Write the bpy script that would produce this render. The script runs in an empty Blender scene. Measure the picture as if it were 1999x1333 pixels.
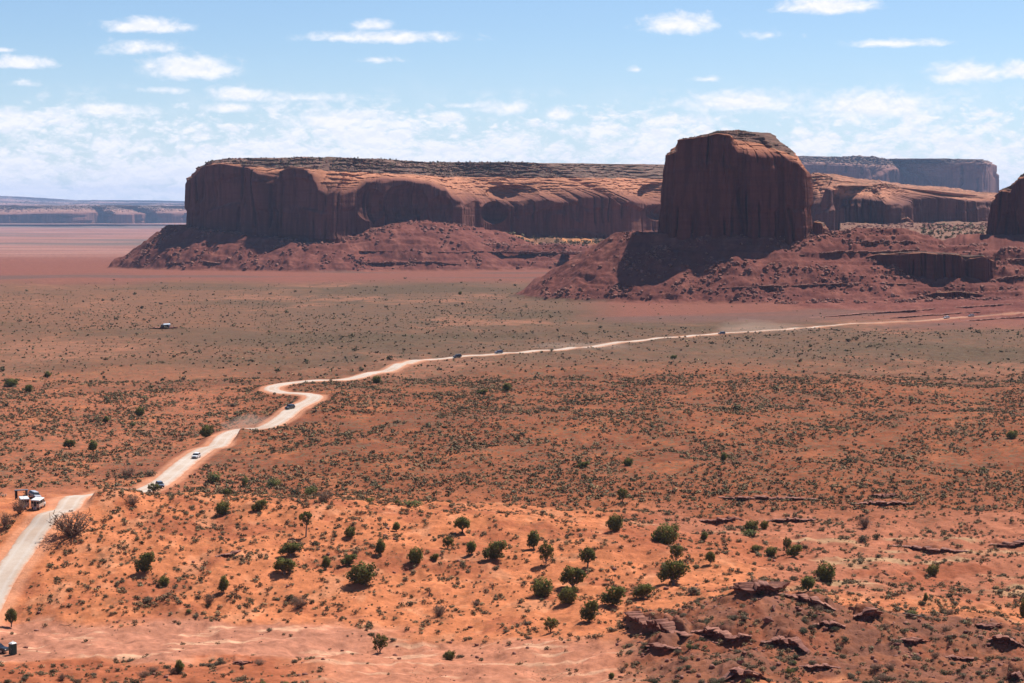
import bpy, bmesh, math, random
import numpy as np
from mathutils import Vector, Matrix

# ------------------------------------------------------------------ camera, sky, sun, exposure
S = bpy.context.scene
COL = S.collection
F = 3900.0                       # focal length in pixels of the 1999 px wide photograph
CX, CY = 999.5, 666.5
HORIZON = 403.0
PITCH = math.atan((CY - HORIZON) / F)
SUN_EL, SUN_AZ = math.radians(57), math.radians(46)      # azimuth measured from the view direction towards the right

cam_d = bpy.data.cameras.new('camera')
cam_d.sensor_width = 36.0
cam_d.lens = F / 1999.0 * 36.0
cam_d.clip_start = 1.0
cam_d.clip_end = 200000.0
cam = bpy.data.objects.new('camera', cam_d)
cam.rotation_euler = (math.pi / 2 - PITCH, 0, 0)
COL.objects.link(cam)
S.camera = cam

S.view_settings.view_transform = 'Standard'
S.view_settings.look = 'None'
S.view_settings.gamma = 1.0
S.view_settings.exposure = 0.62
S.cycles.volume_bounces = 2
S.cycles.max_bounces = 6
S.cycles.diffuse_bounces = 2
S.cycles.glossy_bounces = 2
S.cycles.transparent_max_bounces = 8
S.cycles.volume_step_rate = 1.0

sun_d = bpy.data.lights.new('sun', 'SUN')
sun_d.energy = 5.0
sun_d.angle = math.radians(0.53)
sun_d.color = (1.0, 0.95, 0.88)
sun = bpy.data.objects.new('sun', sun_d)
SUN_DIR = Vector((math.sin(SUN_AZ) * math.cos(SUN_EL), math.cos(SUN_AZ) * math.cos(SUN_EL), math.sin(SUN_EL)))
sun.rotation_euler = SUN_DIR.to_track_quat('Z', 'Y').to_euler()
sun.location = (0, 0, 300)
COL.objects.link(sun)


class NT:
    """small helper to write node trees"""
    def __init__(self, tree):
        self.t = tree; self.n = tree.nodes; self.l = tree.links

    def new(self, typ, **kw):
        n = self.n.new(typ)
        for k, v in kw.items():
            setattr(n, k, v)
        return n

    def put(self, sock, v):
        if isinstance(v, bpy.types.NodeSocket):
            self.l.new(v, sock)
        elif v is not None:
            sock.default_value = v

    def math(self, op, a, b=None, c=None, clamp=False):
        n = self.new('ShaderNodeMath', operation=op); n.use_clamp = clamp
        self.put(n.inputs[0], a)
        if b is not None: self.put(n.inputs[1], b)
        if c is not None: self.put(n.inputs[2], c)
        return n.outputs[0]

    def vmath(self, op, a, b=None):
        n = self.new('ShaderNodeVectorMath', operation=op)
        self.put(n.inputs[0], a)
        if b is not None: self.put(n.inputs[1], b)
        return n.outputs[0]

    def noise(self, vec, scale, detail=4.0, rough=0.55, dist=0.0, dims='3D'):
        n = self.new('ShaderNodeTexNoise', noise_dimensions=dims)
        self.put(n.inputs['Vector'], vec)
        n.inputs['Scale'].default_value = scale
        n.inputs['Detail'].default_value = detail
        n.inputs['Roughness'].default_value = rough
        n.inputs['Distortion'].default_value = dist
        return n.outputs[0]

    def ramp(self, fac, stops, interp='LINEAR'):
        n = self.new('ShaderNodeValToRGB')
        cr = n.color_ramp; cr.interpolation = interp
        while len(cr.elements) < len(stops): cr.elements.new(0.5)
        for e, (p, c) in zip(cr.elements, stops):
            e.position = p
            e.color = tuple(c) + (1.0,) if len(c) == 3 else c
        self.put(n.inputs[0], fac)
        return n.outputs[0]

    def smooth(self, v, lo, hi, a=0.0, b=1.0):
        n = self.new('ShaderNodeMapRange', interpolation_type='SMOOTHSTEP')
        self.put(n.inputs[0], v)
        for i, x in enumerate((lo, hi, a, b)): self.put(n.inputs[1 + i], x)
        return n.outputs[0]

    def mix(self, fac, a, b, mode='MIX'):
        n = self.new('ShaderNodeMix', data_type='RGBA', blend_type=mode)
        self.put(n.inputs[0], fac)
        for s, v in ((n.inputs[6], a), (n.inputs[7], b)):
            if isinstance(v, tuple) and len(v) == 3: v = v + (1.0,)
            self.put(s, v)
        return n.outputs[2]


world = bpy.data.worlds.new('World')
S.world = world
world.use_nodes = True
w = NT(world.node_tree)
w.n.clear()
sky = w.new('ShaderNodeTexSky', sky_type='NISHITA')
sky.sun_disc = False
sky.sun_elevation = SUN_EL
sky.sun_rotation = SUN_AZ
sky.altitude = 1700
sky.air_density = 1.0
sky.dust_density = 0.6
sky.ozone_density = 1.6
SKY_STRENGTH = 0.05
# clouds: part of the sky dome, laid out by compass bearing and elevation
tc = w.new('ShaderNodeTexCoord').outputs['Generated']
sep = w.new('ShaderNodeSeparateXYZ'); w.put(sep.inputs[0], tc)
az = w.math('ARCTAN2', sep.outputs[0], sep.outputs[1])
el = w.math('ARCSINE', sep.outputs[2])
az100 = w.math('MULTIPLY', az, 100.0)
el100 = w.math('MULTIPLY', el, 100.0)           # 1 unit = 0.57 degrees = about 39 px of the photograph
cmb = w.new('ShaderNodeCombineXYZ'); w.put(cmb.inputs[0], az100); w.put(cmb.inputs[1], el100)
p2 = cmb.outputs[0]
stretch = w.vmath('MULTIPLY', p2, (0.62, 1.0, 1.0))
n_big = w.noise(stretch, 0.42, 7.0, 0.60, 0.2)
n_fine = w.noise(stretch, 1.6, 7.0, 0.62, 0.3)
n_up = w.noise(w.vmath('ADD', stretch, (0.0, 0.22, 0.0)), 1.6, 5.0, 0.6, 0.3)
def cloud_pos(px, py):
    return math.atan((px - CX) / F) * 100, math.atan((HORIZON - py) / F) * 100
solo = None
CLOUDS = [  # px, py, half width, half height, weight
    (290, 62, 88, 20, 1.0), (275, 103, 85, 17, .62), (372, 142, 105, 33, 1.0), (48, 135, 70, 17, 1.0), (60, 172, 28, 9, .5),
    (745, 78, 165, 16, .85), (728, 56, 40, 14, .6), (745, 121, 42, 8, .5), (1325, 54, 82, 28, 1.0), (1610, 22, 105, 25, 1.0),
    (1745, 94, 105, 11, .75), (1880, 155, 75, 30, 1.0), (1985, 150, 50, 26, .9), (215, 222, 90, 18, .95), (20, 232, 60, 18, .9),
    (875, 233, 38, 17, 1.0), (1087, 226, 36, 18, 1.0), (470, 190, 75, 22, .85), (600, 195, 130, 12, .5), (330, 182, 60, 8, .4),
    (1239, 139, 14, 8, .55), (1380, 158, 35, 7, .45), (660, 240, 130, 26, .95), (1450, 205, 140, 30, .9), (1700, 215, 150, 42, .95),
    (1500, 75, 40, 10, .35), (10, 110, 28, 5, .5), (905, 208, 40, 8, .5), (985, 214, 60, 20, .7), (455, 215, 60, 14, .9), (1330, 240, 90, 18, .7),
]
for (px, py, rx, ry, wt) in CLOUDS:
    a0, e0 = cloud_pos(px, py)
    dx = w.math('DIVIDE', w.math('SUBTRACT', az100, a0), rx / F * 100)
    dy0 = w.math('SUBTRACT', el100, e0)
    # flat base, domed top
    dy = w.math('DIVIDE', w.math('MAXIMUM', dy0, w.math('MULTIPLY', dy0, -1.55)), ry / F * 100)
    r2 = w.math('ADD', w.math('MULTIPLY', dx, dx), w.math('MULTIPLY', dy, dy))
    g = w.math('MULTIPLY', w.math('SUBTRACT', 1.0, w.math('SQRT', r2)), wt)
    solo = g if solo is None else w.math('MAXIMUM', solo, g)
solo = w.math('MAXIMUM', solo, -1.0)
nf = w.math('SUBTRACT', n_fine, 0.5)
edge = w.math('ADD', solo, w.math('MULTIPLY', nf, 1.55))
solo_m = w.smooth(edge, -0.18, 0.75)
# the bank of cumulus low over the horizon, thinning upwards
h1 = w.math('ADD', w.smooth(el100, 0.8, 5.9, 0.29, 0.06), w.math('MULTIPLY', w.math('SUBTRACT', w.noise(p2, 0.16, 2.0, .5), .5), .35))
cmb2 = w.new('ShaderNodeCombineXYZ'); w.put(cmb2.inputs[0], w.math('MULTIPLY', az100, 0.80)); w.put(cmb2.inputs[1], w.math('MULTIPLY', el100, 1.5)); cmb2.inputs[2].default_value = 7.3
n_bank = w.noise(cmb2.outputs[0], 0.75, 8.0, 0.62, 0.35)
def billow(off):
    v_ = w.vmath('ADD', cmb2.outputs[0], off)
    a_ = w.math('ABSOLUTE', w.math('SUBTRACT', w.noise(v_, 1.3, 1.0, .5), .5)); b_ = w.math('ABSOLUTE', w.math('SUBTRACT', w.noise(v_, 3.6, 2.0, .6), .5))
    return w.math('ADD', a_, w.math('MULTIPLY', b_, .55))
bl0 = billow((0, 0, 0)); bl1 = billow((0, .12, 0))
n_bank = w.math('ADD', n_bank, w.math('MULTIPLY', w.math('SUBTRACT', bl0, .17), .62))
bank_m = w.smooth(w.math('ADD', n_bank, h1), 0.49, 0.76)
bank_m = w.math('MULTIPLY', bank_m, w.smooth(el100, 6.2, 4.2))
thin = w.math('MULTIPLY', w.smooth(n_big, 0.45, 0.75), w.smooth(el100, 7.5, 3.0, 0.0, 0.28))
mask = w.math('MAXIMUM', w.math('MULTIPLY', solo_m, 0.95), w.math('MAXIMUM', w.math('MULTIPLY', bank_m, 0.9), thin))
mask = w.math('MULTIPLY', mask, w.smooth(el100, -0.5, 0.6))
relief = w.math('MULTIPLY', w.math('SUBTRACT', n_fine, n_up), 2.6)
cl_b = w.math('ADD', w.math('ADD', 0.76, relief), w.math('MULTIPLY', w.math('MULTIPLY', w.math('SUBTRACT', bl0, bl1), w.smooth(el100, 6.2, 4.6)), 2.2))
cl_b = w.math('MINIMUM', w.math('MAXIMUM', cl_b, 0.45), 1.0)
cloud_col = w.mix(cl_b, (10.9, 11.6, 13.2), (14.2, 13.9, 14.3))
skyc = w.mix(1.0, sky.outputs[0], (1.26, 1.40, 1.58), 'MULTIPLY')
skyc = w.mix(w.smooth(el100, 9.0, -1.0, 0.0, 0.55), skyc, (9.4, 11.0, 13.2))
fin = w.mix(mask, skyc, cloud_col)
bg = w.new('ShaderNodeBackground'); w.put(bg.inputs[0], fin); bg.inputs[1].default_value = SKY_STRENGTH
wo = w.new('ShaderNodeOutputWorld'); w.l.new(bg.outputs[0], wo.inputs[0])

HAZE_DENSITY = 2.3e-5

# ------------------------------------------------------------------ numbers
rng = np.random.default_rng(11)
CP, SP = math.cos(PITCH), math.sin(PITCH)

def E(py):
    """slope z/y of the sight line through photo row py"""
    return np.tan(np.arctan((CY - np.asarray(py, float)) / F) - PITCH)

def U(px, py=430.0):
    e = E(py)
    return (np.asarray(px, float) - CX) / F * (CP - e * SP)

def project(x, y, z):
    u, e = x / y, z / y
    zc = CP - e * SP
    return CX + F * u / zc, CY - F * (e * CP + SP) / zc

def _hash(ix, iy, seed):
    h = (ix * 374761393 + iy * 668265263 + seed * 974634777) & 0xFFFFFFFF
    h = ((h ^ (h >> 13)) * 1274126177) & 0xFFFFFFFF
    h = h ^ (h >> 16)
    return h

def perlin(x, y, seed=0):
    x = np.asarray(x, np.float64); y = np.asarray(y, np.float64)
    x, y = np.broadcast_arrays(x, y)
    xf = np.floor(x); yf = np.floor(y)
    ix = xf.astype(np.int64); iy = yf.astype(np.int64)
    fx = (x - xf); fy = (y - yf)
    sx = fx * fx * fx * (fx * (fx * 6 - 15) + 10); sy = fy * fy * fy * (fy * (fy * 6 - 15) + 10)
    def g(i, j, dx, dy):
        a = _hash(ix + i, iy + j, seed).astype(np.float64) * (2 * math.pi / 4294967296.0)
        return np.cos(a) * dx + np.sin(a) * dy
    n00 = g(0, 0, fx, fy); n10 = g(1, 0, fx - 1, fy); n01 = g(0, 1, fx, fy - 1); n11 = g(1, 1, fx - 1, fy - 1)
    a = n00 + sx * (n10 - n00); b = n01 + sx * (n11 - n01)
    return (a + sy * (b - a)) * 1.5

def fbm(x, y, octv=4, seed=0, gain=0.5, lac=2.03):
    s = 0; a = 1.0; tot = 0
    for o in range(octv):
        s = s + a * perlin(x, y, seed + o * 17); tot += a
        x = x * lac + 3.1; y = y * lac + 7.7; a *= gain
    return s / tot

def ridge(x, y, octv=3, seed=0):
    s = 0; a = 1.0; tot = 0
    for o in range(octv):
        s = s + a * (1 - 2 * np.abs(perlin(x, y, seed + o * 13))); tot += a
        x = x * 2.1 + 1.7; y = y * 2.1 + 9.2; a *= .5
    return s / tot

def sstep(v, a, b):
    t = np.clip((v - a) / (b - a), 0, 1)
    return t * t * (3 - 2 * t)

def seg_dist(X, Y, pts, vals=None):
    """distance to a polyline, and values interpolated along it"""
    best = np.full(X.shape, 1e9); out = None
    if vals is not None:
        vals = np.asarray(vals, float)
        out = np.zeros(X.shape + (vals.shape[1],))
    for i in range(len(pts) - 1):
        ax, ay = pts[i]; bx, by = pts[i + 1]
        dx, dy = bx - ax, by - ay
        t = np.clip(((X - ax) * dx + (Y - ay) * dy) / (dx * dx + dy * dy), 0, 1)
        d = np.hypot(X - ax - t * dx, Y - ay - t * dy)
        m = d < best
        best = np.where(m, d, best)
        if vals is not None:
            v = vals[i] + t[..., None] * (vals[i + 1] - vals[i])
            out = np.where(m[..., None], v, out)
    return (best, out) if vals is not None else best

def W(px, d, py=430.0):
    return (float(U(px, py)) * d, d)

# ------------------------------------------------------------------ terrain
def geo(a, b, n):
    return list(np.geomspace(a, b, n, endpoint=False))
def lin(a, b, n):
    return list(np.linspace(a, b, n, endpoint=False))
D = np.array(lin(4, 300, 40) + lin(300, 345, 40) + lin(345, 545, 400) + lin(545, 700, 160) + geo(700, 1600, 230) +
             lin(1600, 1860, 200) + lin(1860, 2440, 70) + lin(2440, 2800, 200) + lin(2800, 3150, 90) + geo(3150, 34000, 150) + [34000])
UU = np.concatenate([np.linspace(-0.60, -0.29, 60, endpoint=False), np.linspace(-0.29, 0.29, 1161), np.linspace(0.29, 0.60, 61)[1:]])
DG, UG = np.meshgrid(D, UU, indexing='ij')
XG = UG * DG
YG = DG

def plain_z(d):
    return np.interp(d, [0, 1400, 2600, 6000, 16000, 30000, 34000], [-84, -84, -84, -100, -140, -130, -60])

# profiles of the near hills: px -> list of (distance, photo row) or (distance, None, z)
P = {
 -500: [(330, 1380), (380, 1315), (410, 1268), (440, 1215), (465, 1120), (490, 1040), (520, 985), (600, 950), (680, None, -84)],
 0:   [(345, 1380), (368, 1325), (392, 1290), (412, 1272), (438, 1218), (458, 1150), (480, 1080), (503, 998), (545, 975), (600, 952), (680, None, -84)],
 150: [(345, 1380), (368, 1330), (400, 1282), (432, 1222), (455, 1148), (482, 1056), (508, 984), (522, 980), (560, None, -83.0), (620, None, -84)],
 300: [(345, 1370), (372, 1312), (395, 1288), (428, 1232), (455, 1150), (490, 1040), (524, 969), (534, 967), (562, None, -83.6), (620, None, -84)],
 480: [(345, 1370), (375, 1300), (395, 1280), (428, 1232), (455, 1150), (490, 1045), (524, 973), (536, 968), (566, None, -82.6), (620, None, -83.2), (700, None, -83.0)],
 700: [(345, 1370), (372, 1320), (400, 1278), (428, 1225), (455, 1150), (490, 1055), (522, 992), (536, 984), (566, None, -83.0), (640, None, -82.0), (760, None, -81.0)],
 1000: [(345, 1375), (372, 1325), (400, 1270), (428, 1212), (455, 1150), (490, 1060), (512, 1010), (526, 1004), (560, None, -84.2), (640, None, -82.5), (760, None, -80.5)],
 1200: [(345, 1372), (372, 1318), (398, 1255), (428, 1195), (455, 1135), (485, 1055), (500, 1028), (512, 1024), (555, None, -85.5), (640, None, -83.0), (760, None, -80.8)],
 1350: [(345, 1350), (358, 1320), (375, 1275), (394, 1200), (404, 1180), (430, 1165), (455, 1122), (480, 1068), (492, 1060), (520, None, -86.0), (560, None, -86.0), (640, None, -83.5), (760, None, -81)],
 1480: [(345, 1350), (358, 1318), (375, 1250), (392, 1178), (402, 1150), (428, 1148), (455, 1130), (472, 1112), (500, None, -86.6), (560, None, -86.2), (640, None, -83.5), (760, None, -81)],
 1620: [(345, 1355), (360, 1322), (378, 1256), (394, 1200), (404, 1182), (424, 1176), (450, None, -87.0), (500, None, -87.0), (560, None, -86.2), (640, None, -83.5), (760, None, -81)],
 1750: [(345, 1355), (360, 1325), (378, 1262), (394, 1214), (404, 1200), (422, 1194), (450, None, -87.2), (500, None, -87.0), (560, None, -86.0), (640, None, -83.5), (760, None, -81)],
 2000: [(345, 1360), (360, 1330), (378, 1285), (394, 1246), (404, 1232), (424, 1214), (450, None, -86.6), (500, None, -86.5), (560, None, -85.5), (640, None, -83.5), (760, None, -81)],
 2500: [(345, 1360), (360, 1330), (378, 1285), (394, 1246), (404, 1232), (424, 1214), (450, None, -86.6), (500, None, -86.5), (560, None, -85.5), (640, None, -83.5), (760, None, -81)],
}
prof_px = sorted(P)
prof_z = []
for k in prof_px:
    dd = [4.0, 120.0]; zz = [-3.0, -36.0]
    for q in P[k]:
        dd.append(q[0]); zz.append(q[2] if q[1] is None else float(E(q[1])) * q[0])
    dd += [1150, 1500, 2600]; zz += [-83 if k > 430 else -84, -84, -84]
    dd, zz = np.array(dd), np.array(zz)
    z = np.interp(D, dd, zz)
    # round the kinks
    zs = np.zeros_like(z)
    for o in np.linspace(-9, 9, 9):
        zs += np.interp(D + o, dd, zz)
    prof_z.append(zs / 9)
prof_z = np.array(prof_z)                       # (columns, rows)
ucols = U(np.array(prof_px), 1100.0)
Z = np.empty_like(DG)
for i in range(len(D)):
    Z[i] = np.interp(UU, ucols, prof_z[:, i])
# soften across columns
k = np.exp(-np.linspace(-2, 2, 61) ** 2); k /= k.sum()
core = slice(60, 60 + 1161)
Zp = np.pad(Z, ((0, 0), (30, 30)), mode='edge')
Zs = np.zeros_like(Z)
for j in range(61): Zs += k[j] * Zp[:, j:j + Z.shape[1]]
Z = Zs
Z = np.where(DG > 2600, plain_z(DG), Z)
PXG, PYG = project(XG, YG, Z)

def terrace(z, h, sharp, jitter):
    """cut a slope into ledges of height h"""
    q = (z + jitter + .28 * h * np.sin(z * 2.1 / h + 1.3) + .22 * h * np.sin(z * 4.7 / h)) / h
    f = q - np.floor(q)
    g = np.where(f < sharp, f * 0.55 / sharp, 0.55 + (f - sharp) * 0.45 / (1 - sharp))
    r_ = (f - g) * h * -1.0
    lvl = np.floor(q)
    amp = np.clip(.35 + 2.0 * perlin(XG / (9 * h) + lvl * 7.31, YG / (12 * h) + lvl * 3.7, 59), 0, 1)
    return z + r_ * amp

# broad relief and gullies
near_m = sstep(DG, 300, 360) * (1 - sstep(DG, 540, 600))
Z += near_m * (fbm(XG / 28, YG / 28, 3, 5) * 2.0 + ridge(XG / 17, YG / 30, 3, 9) * 1.1 + fbm(XG / 5.5, YG / 8, 3, 12) * .45)
mid_m = sstep(DG, 560, 640) * (1 - sstep(DG, 1300, 1600))
right_m = sstep(PXG, 420, 620)
Z += mid_m * (fbm(XG / 90, YG / 130, 4, 21) * (1.4 + 2.6 * right_m) + ridge(XG / 36 + YG / 120, YG / 70, 3, 23) * (.5 + .9 * right_m))
Z += sstep(DG, 1100, 2000) * (1 - sstep(DG, 2300, 2600)) * fbm(XG / 200, YG / 300, 3, 33) * 2.0
Z += (1 - sstep(DG, 900, 1300)) * (fbm(XG / 4.2, YG / 4.2, 3, 41) * 0.38)
rdg0 = sstep(PXG, 1180, 1300) * sstep(DG, 350, 360) * (1 - sstep(DG, 404, 416))
rdg = rdg0
Z += rdg * (fbm(XG / 7, YG / 7, 4, 43, .6) * 1.3 + ridge(XG / 9, YG / 16, 3, 45) * .5)
Z = Z + rdg * sstep(fbm(XG / 9, YG / 12, 3, 47), -.15, .15) * (terrace(Z, 1.5, .86, .5 * fbm(XG / 6, YG / 6, 3, 48)) - Z)
Z += rdg * fbm(XG / 1.6, YG / 1.6, 2, 49) * .22
# the low rise on the right of the road that hides it between two bends
for (bx, bd, rr, hh) in ((212, 512, 9, 1.0), (508, 700, 17, 2.2), (590, 770, 30, 2.4), (660, 860, 40, 2.0)):
    cx_, cy_ = W(bx, bd, 860)
    Z += hh * np.exp(-((XG - cx_) ** 2 + ((YG - cy_) / 1.5) ** 2) / (2 * rr * rr / 2.2))

# low ledges of bare rock out on the flats
led = sstep(fbm(XG / 60, YG / 110, 3, 61), 0.10, 0.30) * sstep(DG, 440, 520) * (1 - sstep(DG, 1500, 1700)) * sstep(PXG, 1150, 1500) * (1 - .6 * sstep(DG, 600, 700))
led = np.maximum(led, .5 * sstep(fbm(XG / 80, YG / 140, 3, 63), 0.22, 0.40) * sstep(DG, 640, 800) * (1 - sstep(DG, 1500, 1700)))
Zt = terrace(Z + 0.5 * fbm(XG / 25, YG / 25, 3, 62), 1.7, 0.90, 0.0)
Z = Z + led * (Zt - Z) * 0.9

# ---- talus of the front butte and the benches running on to the right
def talus(Z, pts, vals, warp, drop=(0, 1), p2=0.9):
    """vals: top z, radius, slope. drop: (height, run) of a cliff at the rim"""
    dist, v = seg_dist(XG, YG, pts, vals)
    dd = np.maximum(0, dist - v[..., 1] + warp)
    zt = v[..., 0] - drop[0] * np.clip(dd / drop[1], 0, 1) - v[..., 2] * np.maximum(0, dd - drop[1] * (drop[0] > 0))
    # concave foot
    zz = np.where(zt > Z, zt, Z)
    k = 1.8
    return np.maximum(Z, zt) + k * np.exp(-np.abs(zt - Z) / k) * 0.5, zz

gul = fbm(XG / 26, YG / 26, 4, 71)
tal_reg = np.zeros_like(Z)
Z0 = Z.copy()
PXF = CX + F * UG / CP                          # photo column of each fan line
T1, _ = talus(Z, [W(1322, 1872), W(1440, 1865), W(1592, 1880)], [(-25, 57, .61), (-26, 66, .57), (-24, 60, .50)], gul * 9)
T2, _ = talus(Z, [W(1590, 1880), W(1690, 1850), W(1790, 1845)], [(-24.5, 26, .30), (-24.5, 24, .40), (-26, 14, .44)], gul * 9, (3.5, 2.5))
T2b, _ = talus(Z, [W(1620, 1870), W(1860, 1838)], [(-31, 44, .40), (-36, 30, .42)], gul * 8, (4.0, 3))
T3, _ = talus(Z, [W(1738, 1838), W(1925, 1832)], [(-41, 44, .60), (-42, 46, .60)], fbm(XG / 17, YG / 17, 3, 72) * 11)
T3b, _ = talus(Z, [W(1950, 1890), W(2100, 1870), W(2500, 1850)], [(-41, 50, .26), (-40, 60, .26), (-40, 60, .3)], gul * 8, (4, 3))
T4, _ = talus(Z, [W(1965, 2010), W(2300, 2010)], [(-28, 45, .42), (-26, 45, .4)], gul * 9)
T5, _ = talus(Z, [W(1560, 1830), W(1830, 1745), W(2400, 1690)], [(-68, 45, .22), (-73, 35, .12), (-70, 40, .10)], gul * 12, (3, 3))
T6, _ = talus(Z, [W(1960, 1800), W(2400, 1790)], [(-60, 30, .35), (-58, 30, .35)], gul * 9, (4, 3))
T7, _ = talus(Z, [W(1700, 1640), W(2500, 1520)], [(-80, 60, .06), (-68, 80, .10)], gul * 12, (.8, 2))
TR = np.maximum.reduce([T1, T2, T2b, T3, T3b, T4, T5, T6, T7])
# left mesa talus
pl = [(400, 2795), (470, 2752), (560, 2712), (640, 2676), (700, 2712), (780, 2765), (880, 2820), (980, 2900), (1120, 2980), (1290, 3060), (1600, 3150)]
tv = [(-27, 52, .74), (-34, 60, .60), (-42, 60, .54), (-50, 58, .50), (-33, 62, .48), (-19, 64, .42), (-30, 62, .42), (-46, 60, .45), (-48, 60, .4), (-47, 60, .4), (-47, 60, .4)]
L1, _ = talus(Z, [W(a, b) for a, b in pl], tv, fbm(XG / 38, YG / 38, 4, 75) * 15)
L2, _ = talus(Z, [W(690, 2745), W(900, 2760), W(1300, 2790), (float(U(1700)) * 2850, 2850)], [(-54, 70, .42), (-55, 75, .40), (-55.5, 75, .38), (-55, 75, .4)], fbm(XG / 30, YG / 30, 4, 76) * 12, (4.5, 4))
flat_back = np.interp(YG, [2700, 2740, 2790, 3020, 3400, 5000], [-300, -90, -55, -46, -45, -100]) - 300 * (1 - sstep(PXF, 690, 700)) 
L3 = np.where((PXF > 700), flat_back, -300)
# ground between butte and middle mesa
mid_back = np.interp(YG, [2000, 2040, 2120, 2500, 3300, 5200], [-300, -90, -36, -30, -24, -100])
L4 = np.where(PXF > 1640, mid_back + 6 * fbm(XG / 60, YG / 60, 4, 77), -300)
TL = np.maximum.reduce([L1, L2, L3])
ZZ = np.maximum.reduce([TR, TL, L4])
tal = sstep(ZZ - Z0, 1.2, 5.0)
is_right = (DG < 2150)
# ledges: strata at common heights across the slopes
gl = ridge(XG / 24 + .4 * fbm(XG / 40, YG / 40, 2, 88), YG / 60, 3, 89)
ZZ = ZZ + tal * (fbm(XG / 13, YG / 13, 4, 91, .6) * 1.7 + gl * 1.3) * np.where(DG < 2150, 1, 1.2)
tj = .7 * fbm(XG / 45, YG / 45, 3, 81) + 0.010 * XG
st = terrace(ZZ, 7.4, 0.92, tj + 2.0)
st_m = sstep(fbm(XG / 45, YG / 45, 3, 83) + 0.65 * sstep(PXF, 1430, 1620), -0.05, 0.15) * is_right + (~is_right) * sstep(fbm(XG / 80, YG / 60, 3, 85) + .40 * sstep(PXF, 640, 720), 0.0, 0.12)
Z = np.where(tal > 0, ZZ + tal * st_m * (st - ZZ), ZZ)
Z += tal * fbm(XG / 3.5, YG / 3.5, 2, 93) * .6
# far plain: low benches
Z += sstep(DG, 3500, 6000) * (fbm(XG / 900, YG / 1500, 3, 95) * 6 - 2)
PXG, PYG = project(XG, YG, Z)

def height_at(x, y):
    """bilinear height of the ground at world x, y"""
    x = np.asarray(x, float); y = np.asarray(y, float)
    i = np.clip(np.searchsorted(D, y) - 1, 0, len(D) - 2)
    u = x / y
    j = np.clip(np.searchsorted(UU, u) - 1, 0, len(UU) - 2)
    a = (y - D[i]) / (D[i + 1] - D[i]); b = (u - UU[j]) / (UU[j + 1] - UU[j])
    return (Z[i, j] * (1 - a) * (1 - b) + Z[i + 1, j] * a * (1 - b) + Z[i, j + 1] * (1 - a) * b + Z[i + 1, j + 1] * a * b)

def ground(px, py, dmin=300, dmax=20000):
    """the first point of the ground on the sight line through (px, py) of the photograph"""
    u = float(U(px, py)); e = float(E(py))
    j = int(np.clip(np.searchsorted(UU, u) - 1, 0, len(UU) - 2))
    b = (u - UU[j]) / (UU[j + 1] - UU[j])
    zc = Z[:, j] * (1 - b) + Z[:, j + 1] * b
    above = (zc >= e * D) & (D >= dmin) & (D <= dmax)
    idx = np.argmax(above)
    if not above[idx]:
        idx = len(D) - 1
    i = max(idx, 1)
    f0 = zc[i - 1] - e * D[i - 1]; f1 = zc[i] - e * D[i]
    t = 0 if f1 == f0 else np.clip(-f0 / (f1 - f0), 0, 1)
    d = D[i - 1] + t * (D[i] - D[i - 1])
    return Vector((u * d, d, float(height_at(u * d, d))))

# ------------------------------------------------------------------ road: surveyed centre line, the ground is graded under it
ROAD = [(-60, 1235), (-20, 1180), (18, 1110), (64, 1046), (106, 1001), (132, 989), ('w', 146, 532), ('w', 162, 556), ('w', 198, 574), ('w', 236, 584), (268, 961), (300, 951), (332, 929), (368, 899), (398, 879), (426, 869),
          ('w', 446, 716), ('w', 470, 730), (520, 833), (560, 810), (585, 792), (614, 777), (600, 770.5), (575, 768), (545, 766), (530, 760), (545, 752), (580, 747), (640, 742), (700, 736), (735, 727), (775, 714),
          (830, 703), (890, 697.5), (975, 690), (1050, 684.5), (1110, 680), (1175, 674), (1230, 667.5), (1300, 659), (1400, 652), (1520, 644), (1600, 637), (1700, 631), (1790, 627), (1890, 619), (1990, 611), (2100, 604)]
def road_world(pts, step=1.5, width=9.5):
    w3 = []
    for q in pts:
        if q[0] == 'w':
            w3.append((float(U(q[1], 960)) * q[2], q[2])); continue
        g = ground(*q)
        w3.append((g.x, g.y))
    w3 = np.array(w3)
    # dense Catmull-Rom
    out = []
    n = len(w3)
    for i in range(n - 1):
        p0 = w3[max(i - 1, 0)]; p1 = w3[i]; p2_ = w3[i + 1]; p3 = w3[min(i + 2, n - 1)]
        L = np.hypot(*(p2_ - p1)); m = max(2, int(L / step))
        for t in np.linspace(0, 1, m, endpoint=False):
            out.append(0.5 * ((2 * p1) + (-p0 + p2_) * t + (2 * p0 - 5 * p1 + 4 * p2_ - p3) * t ** 2 + (-p0 + 3 * p1 - 3 * p2_ + p3) * t ** 3))
    out.append(w3[-1])
    return np.array(out)

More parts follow.
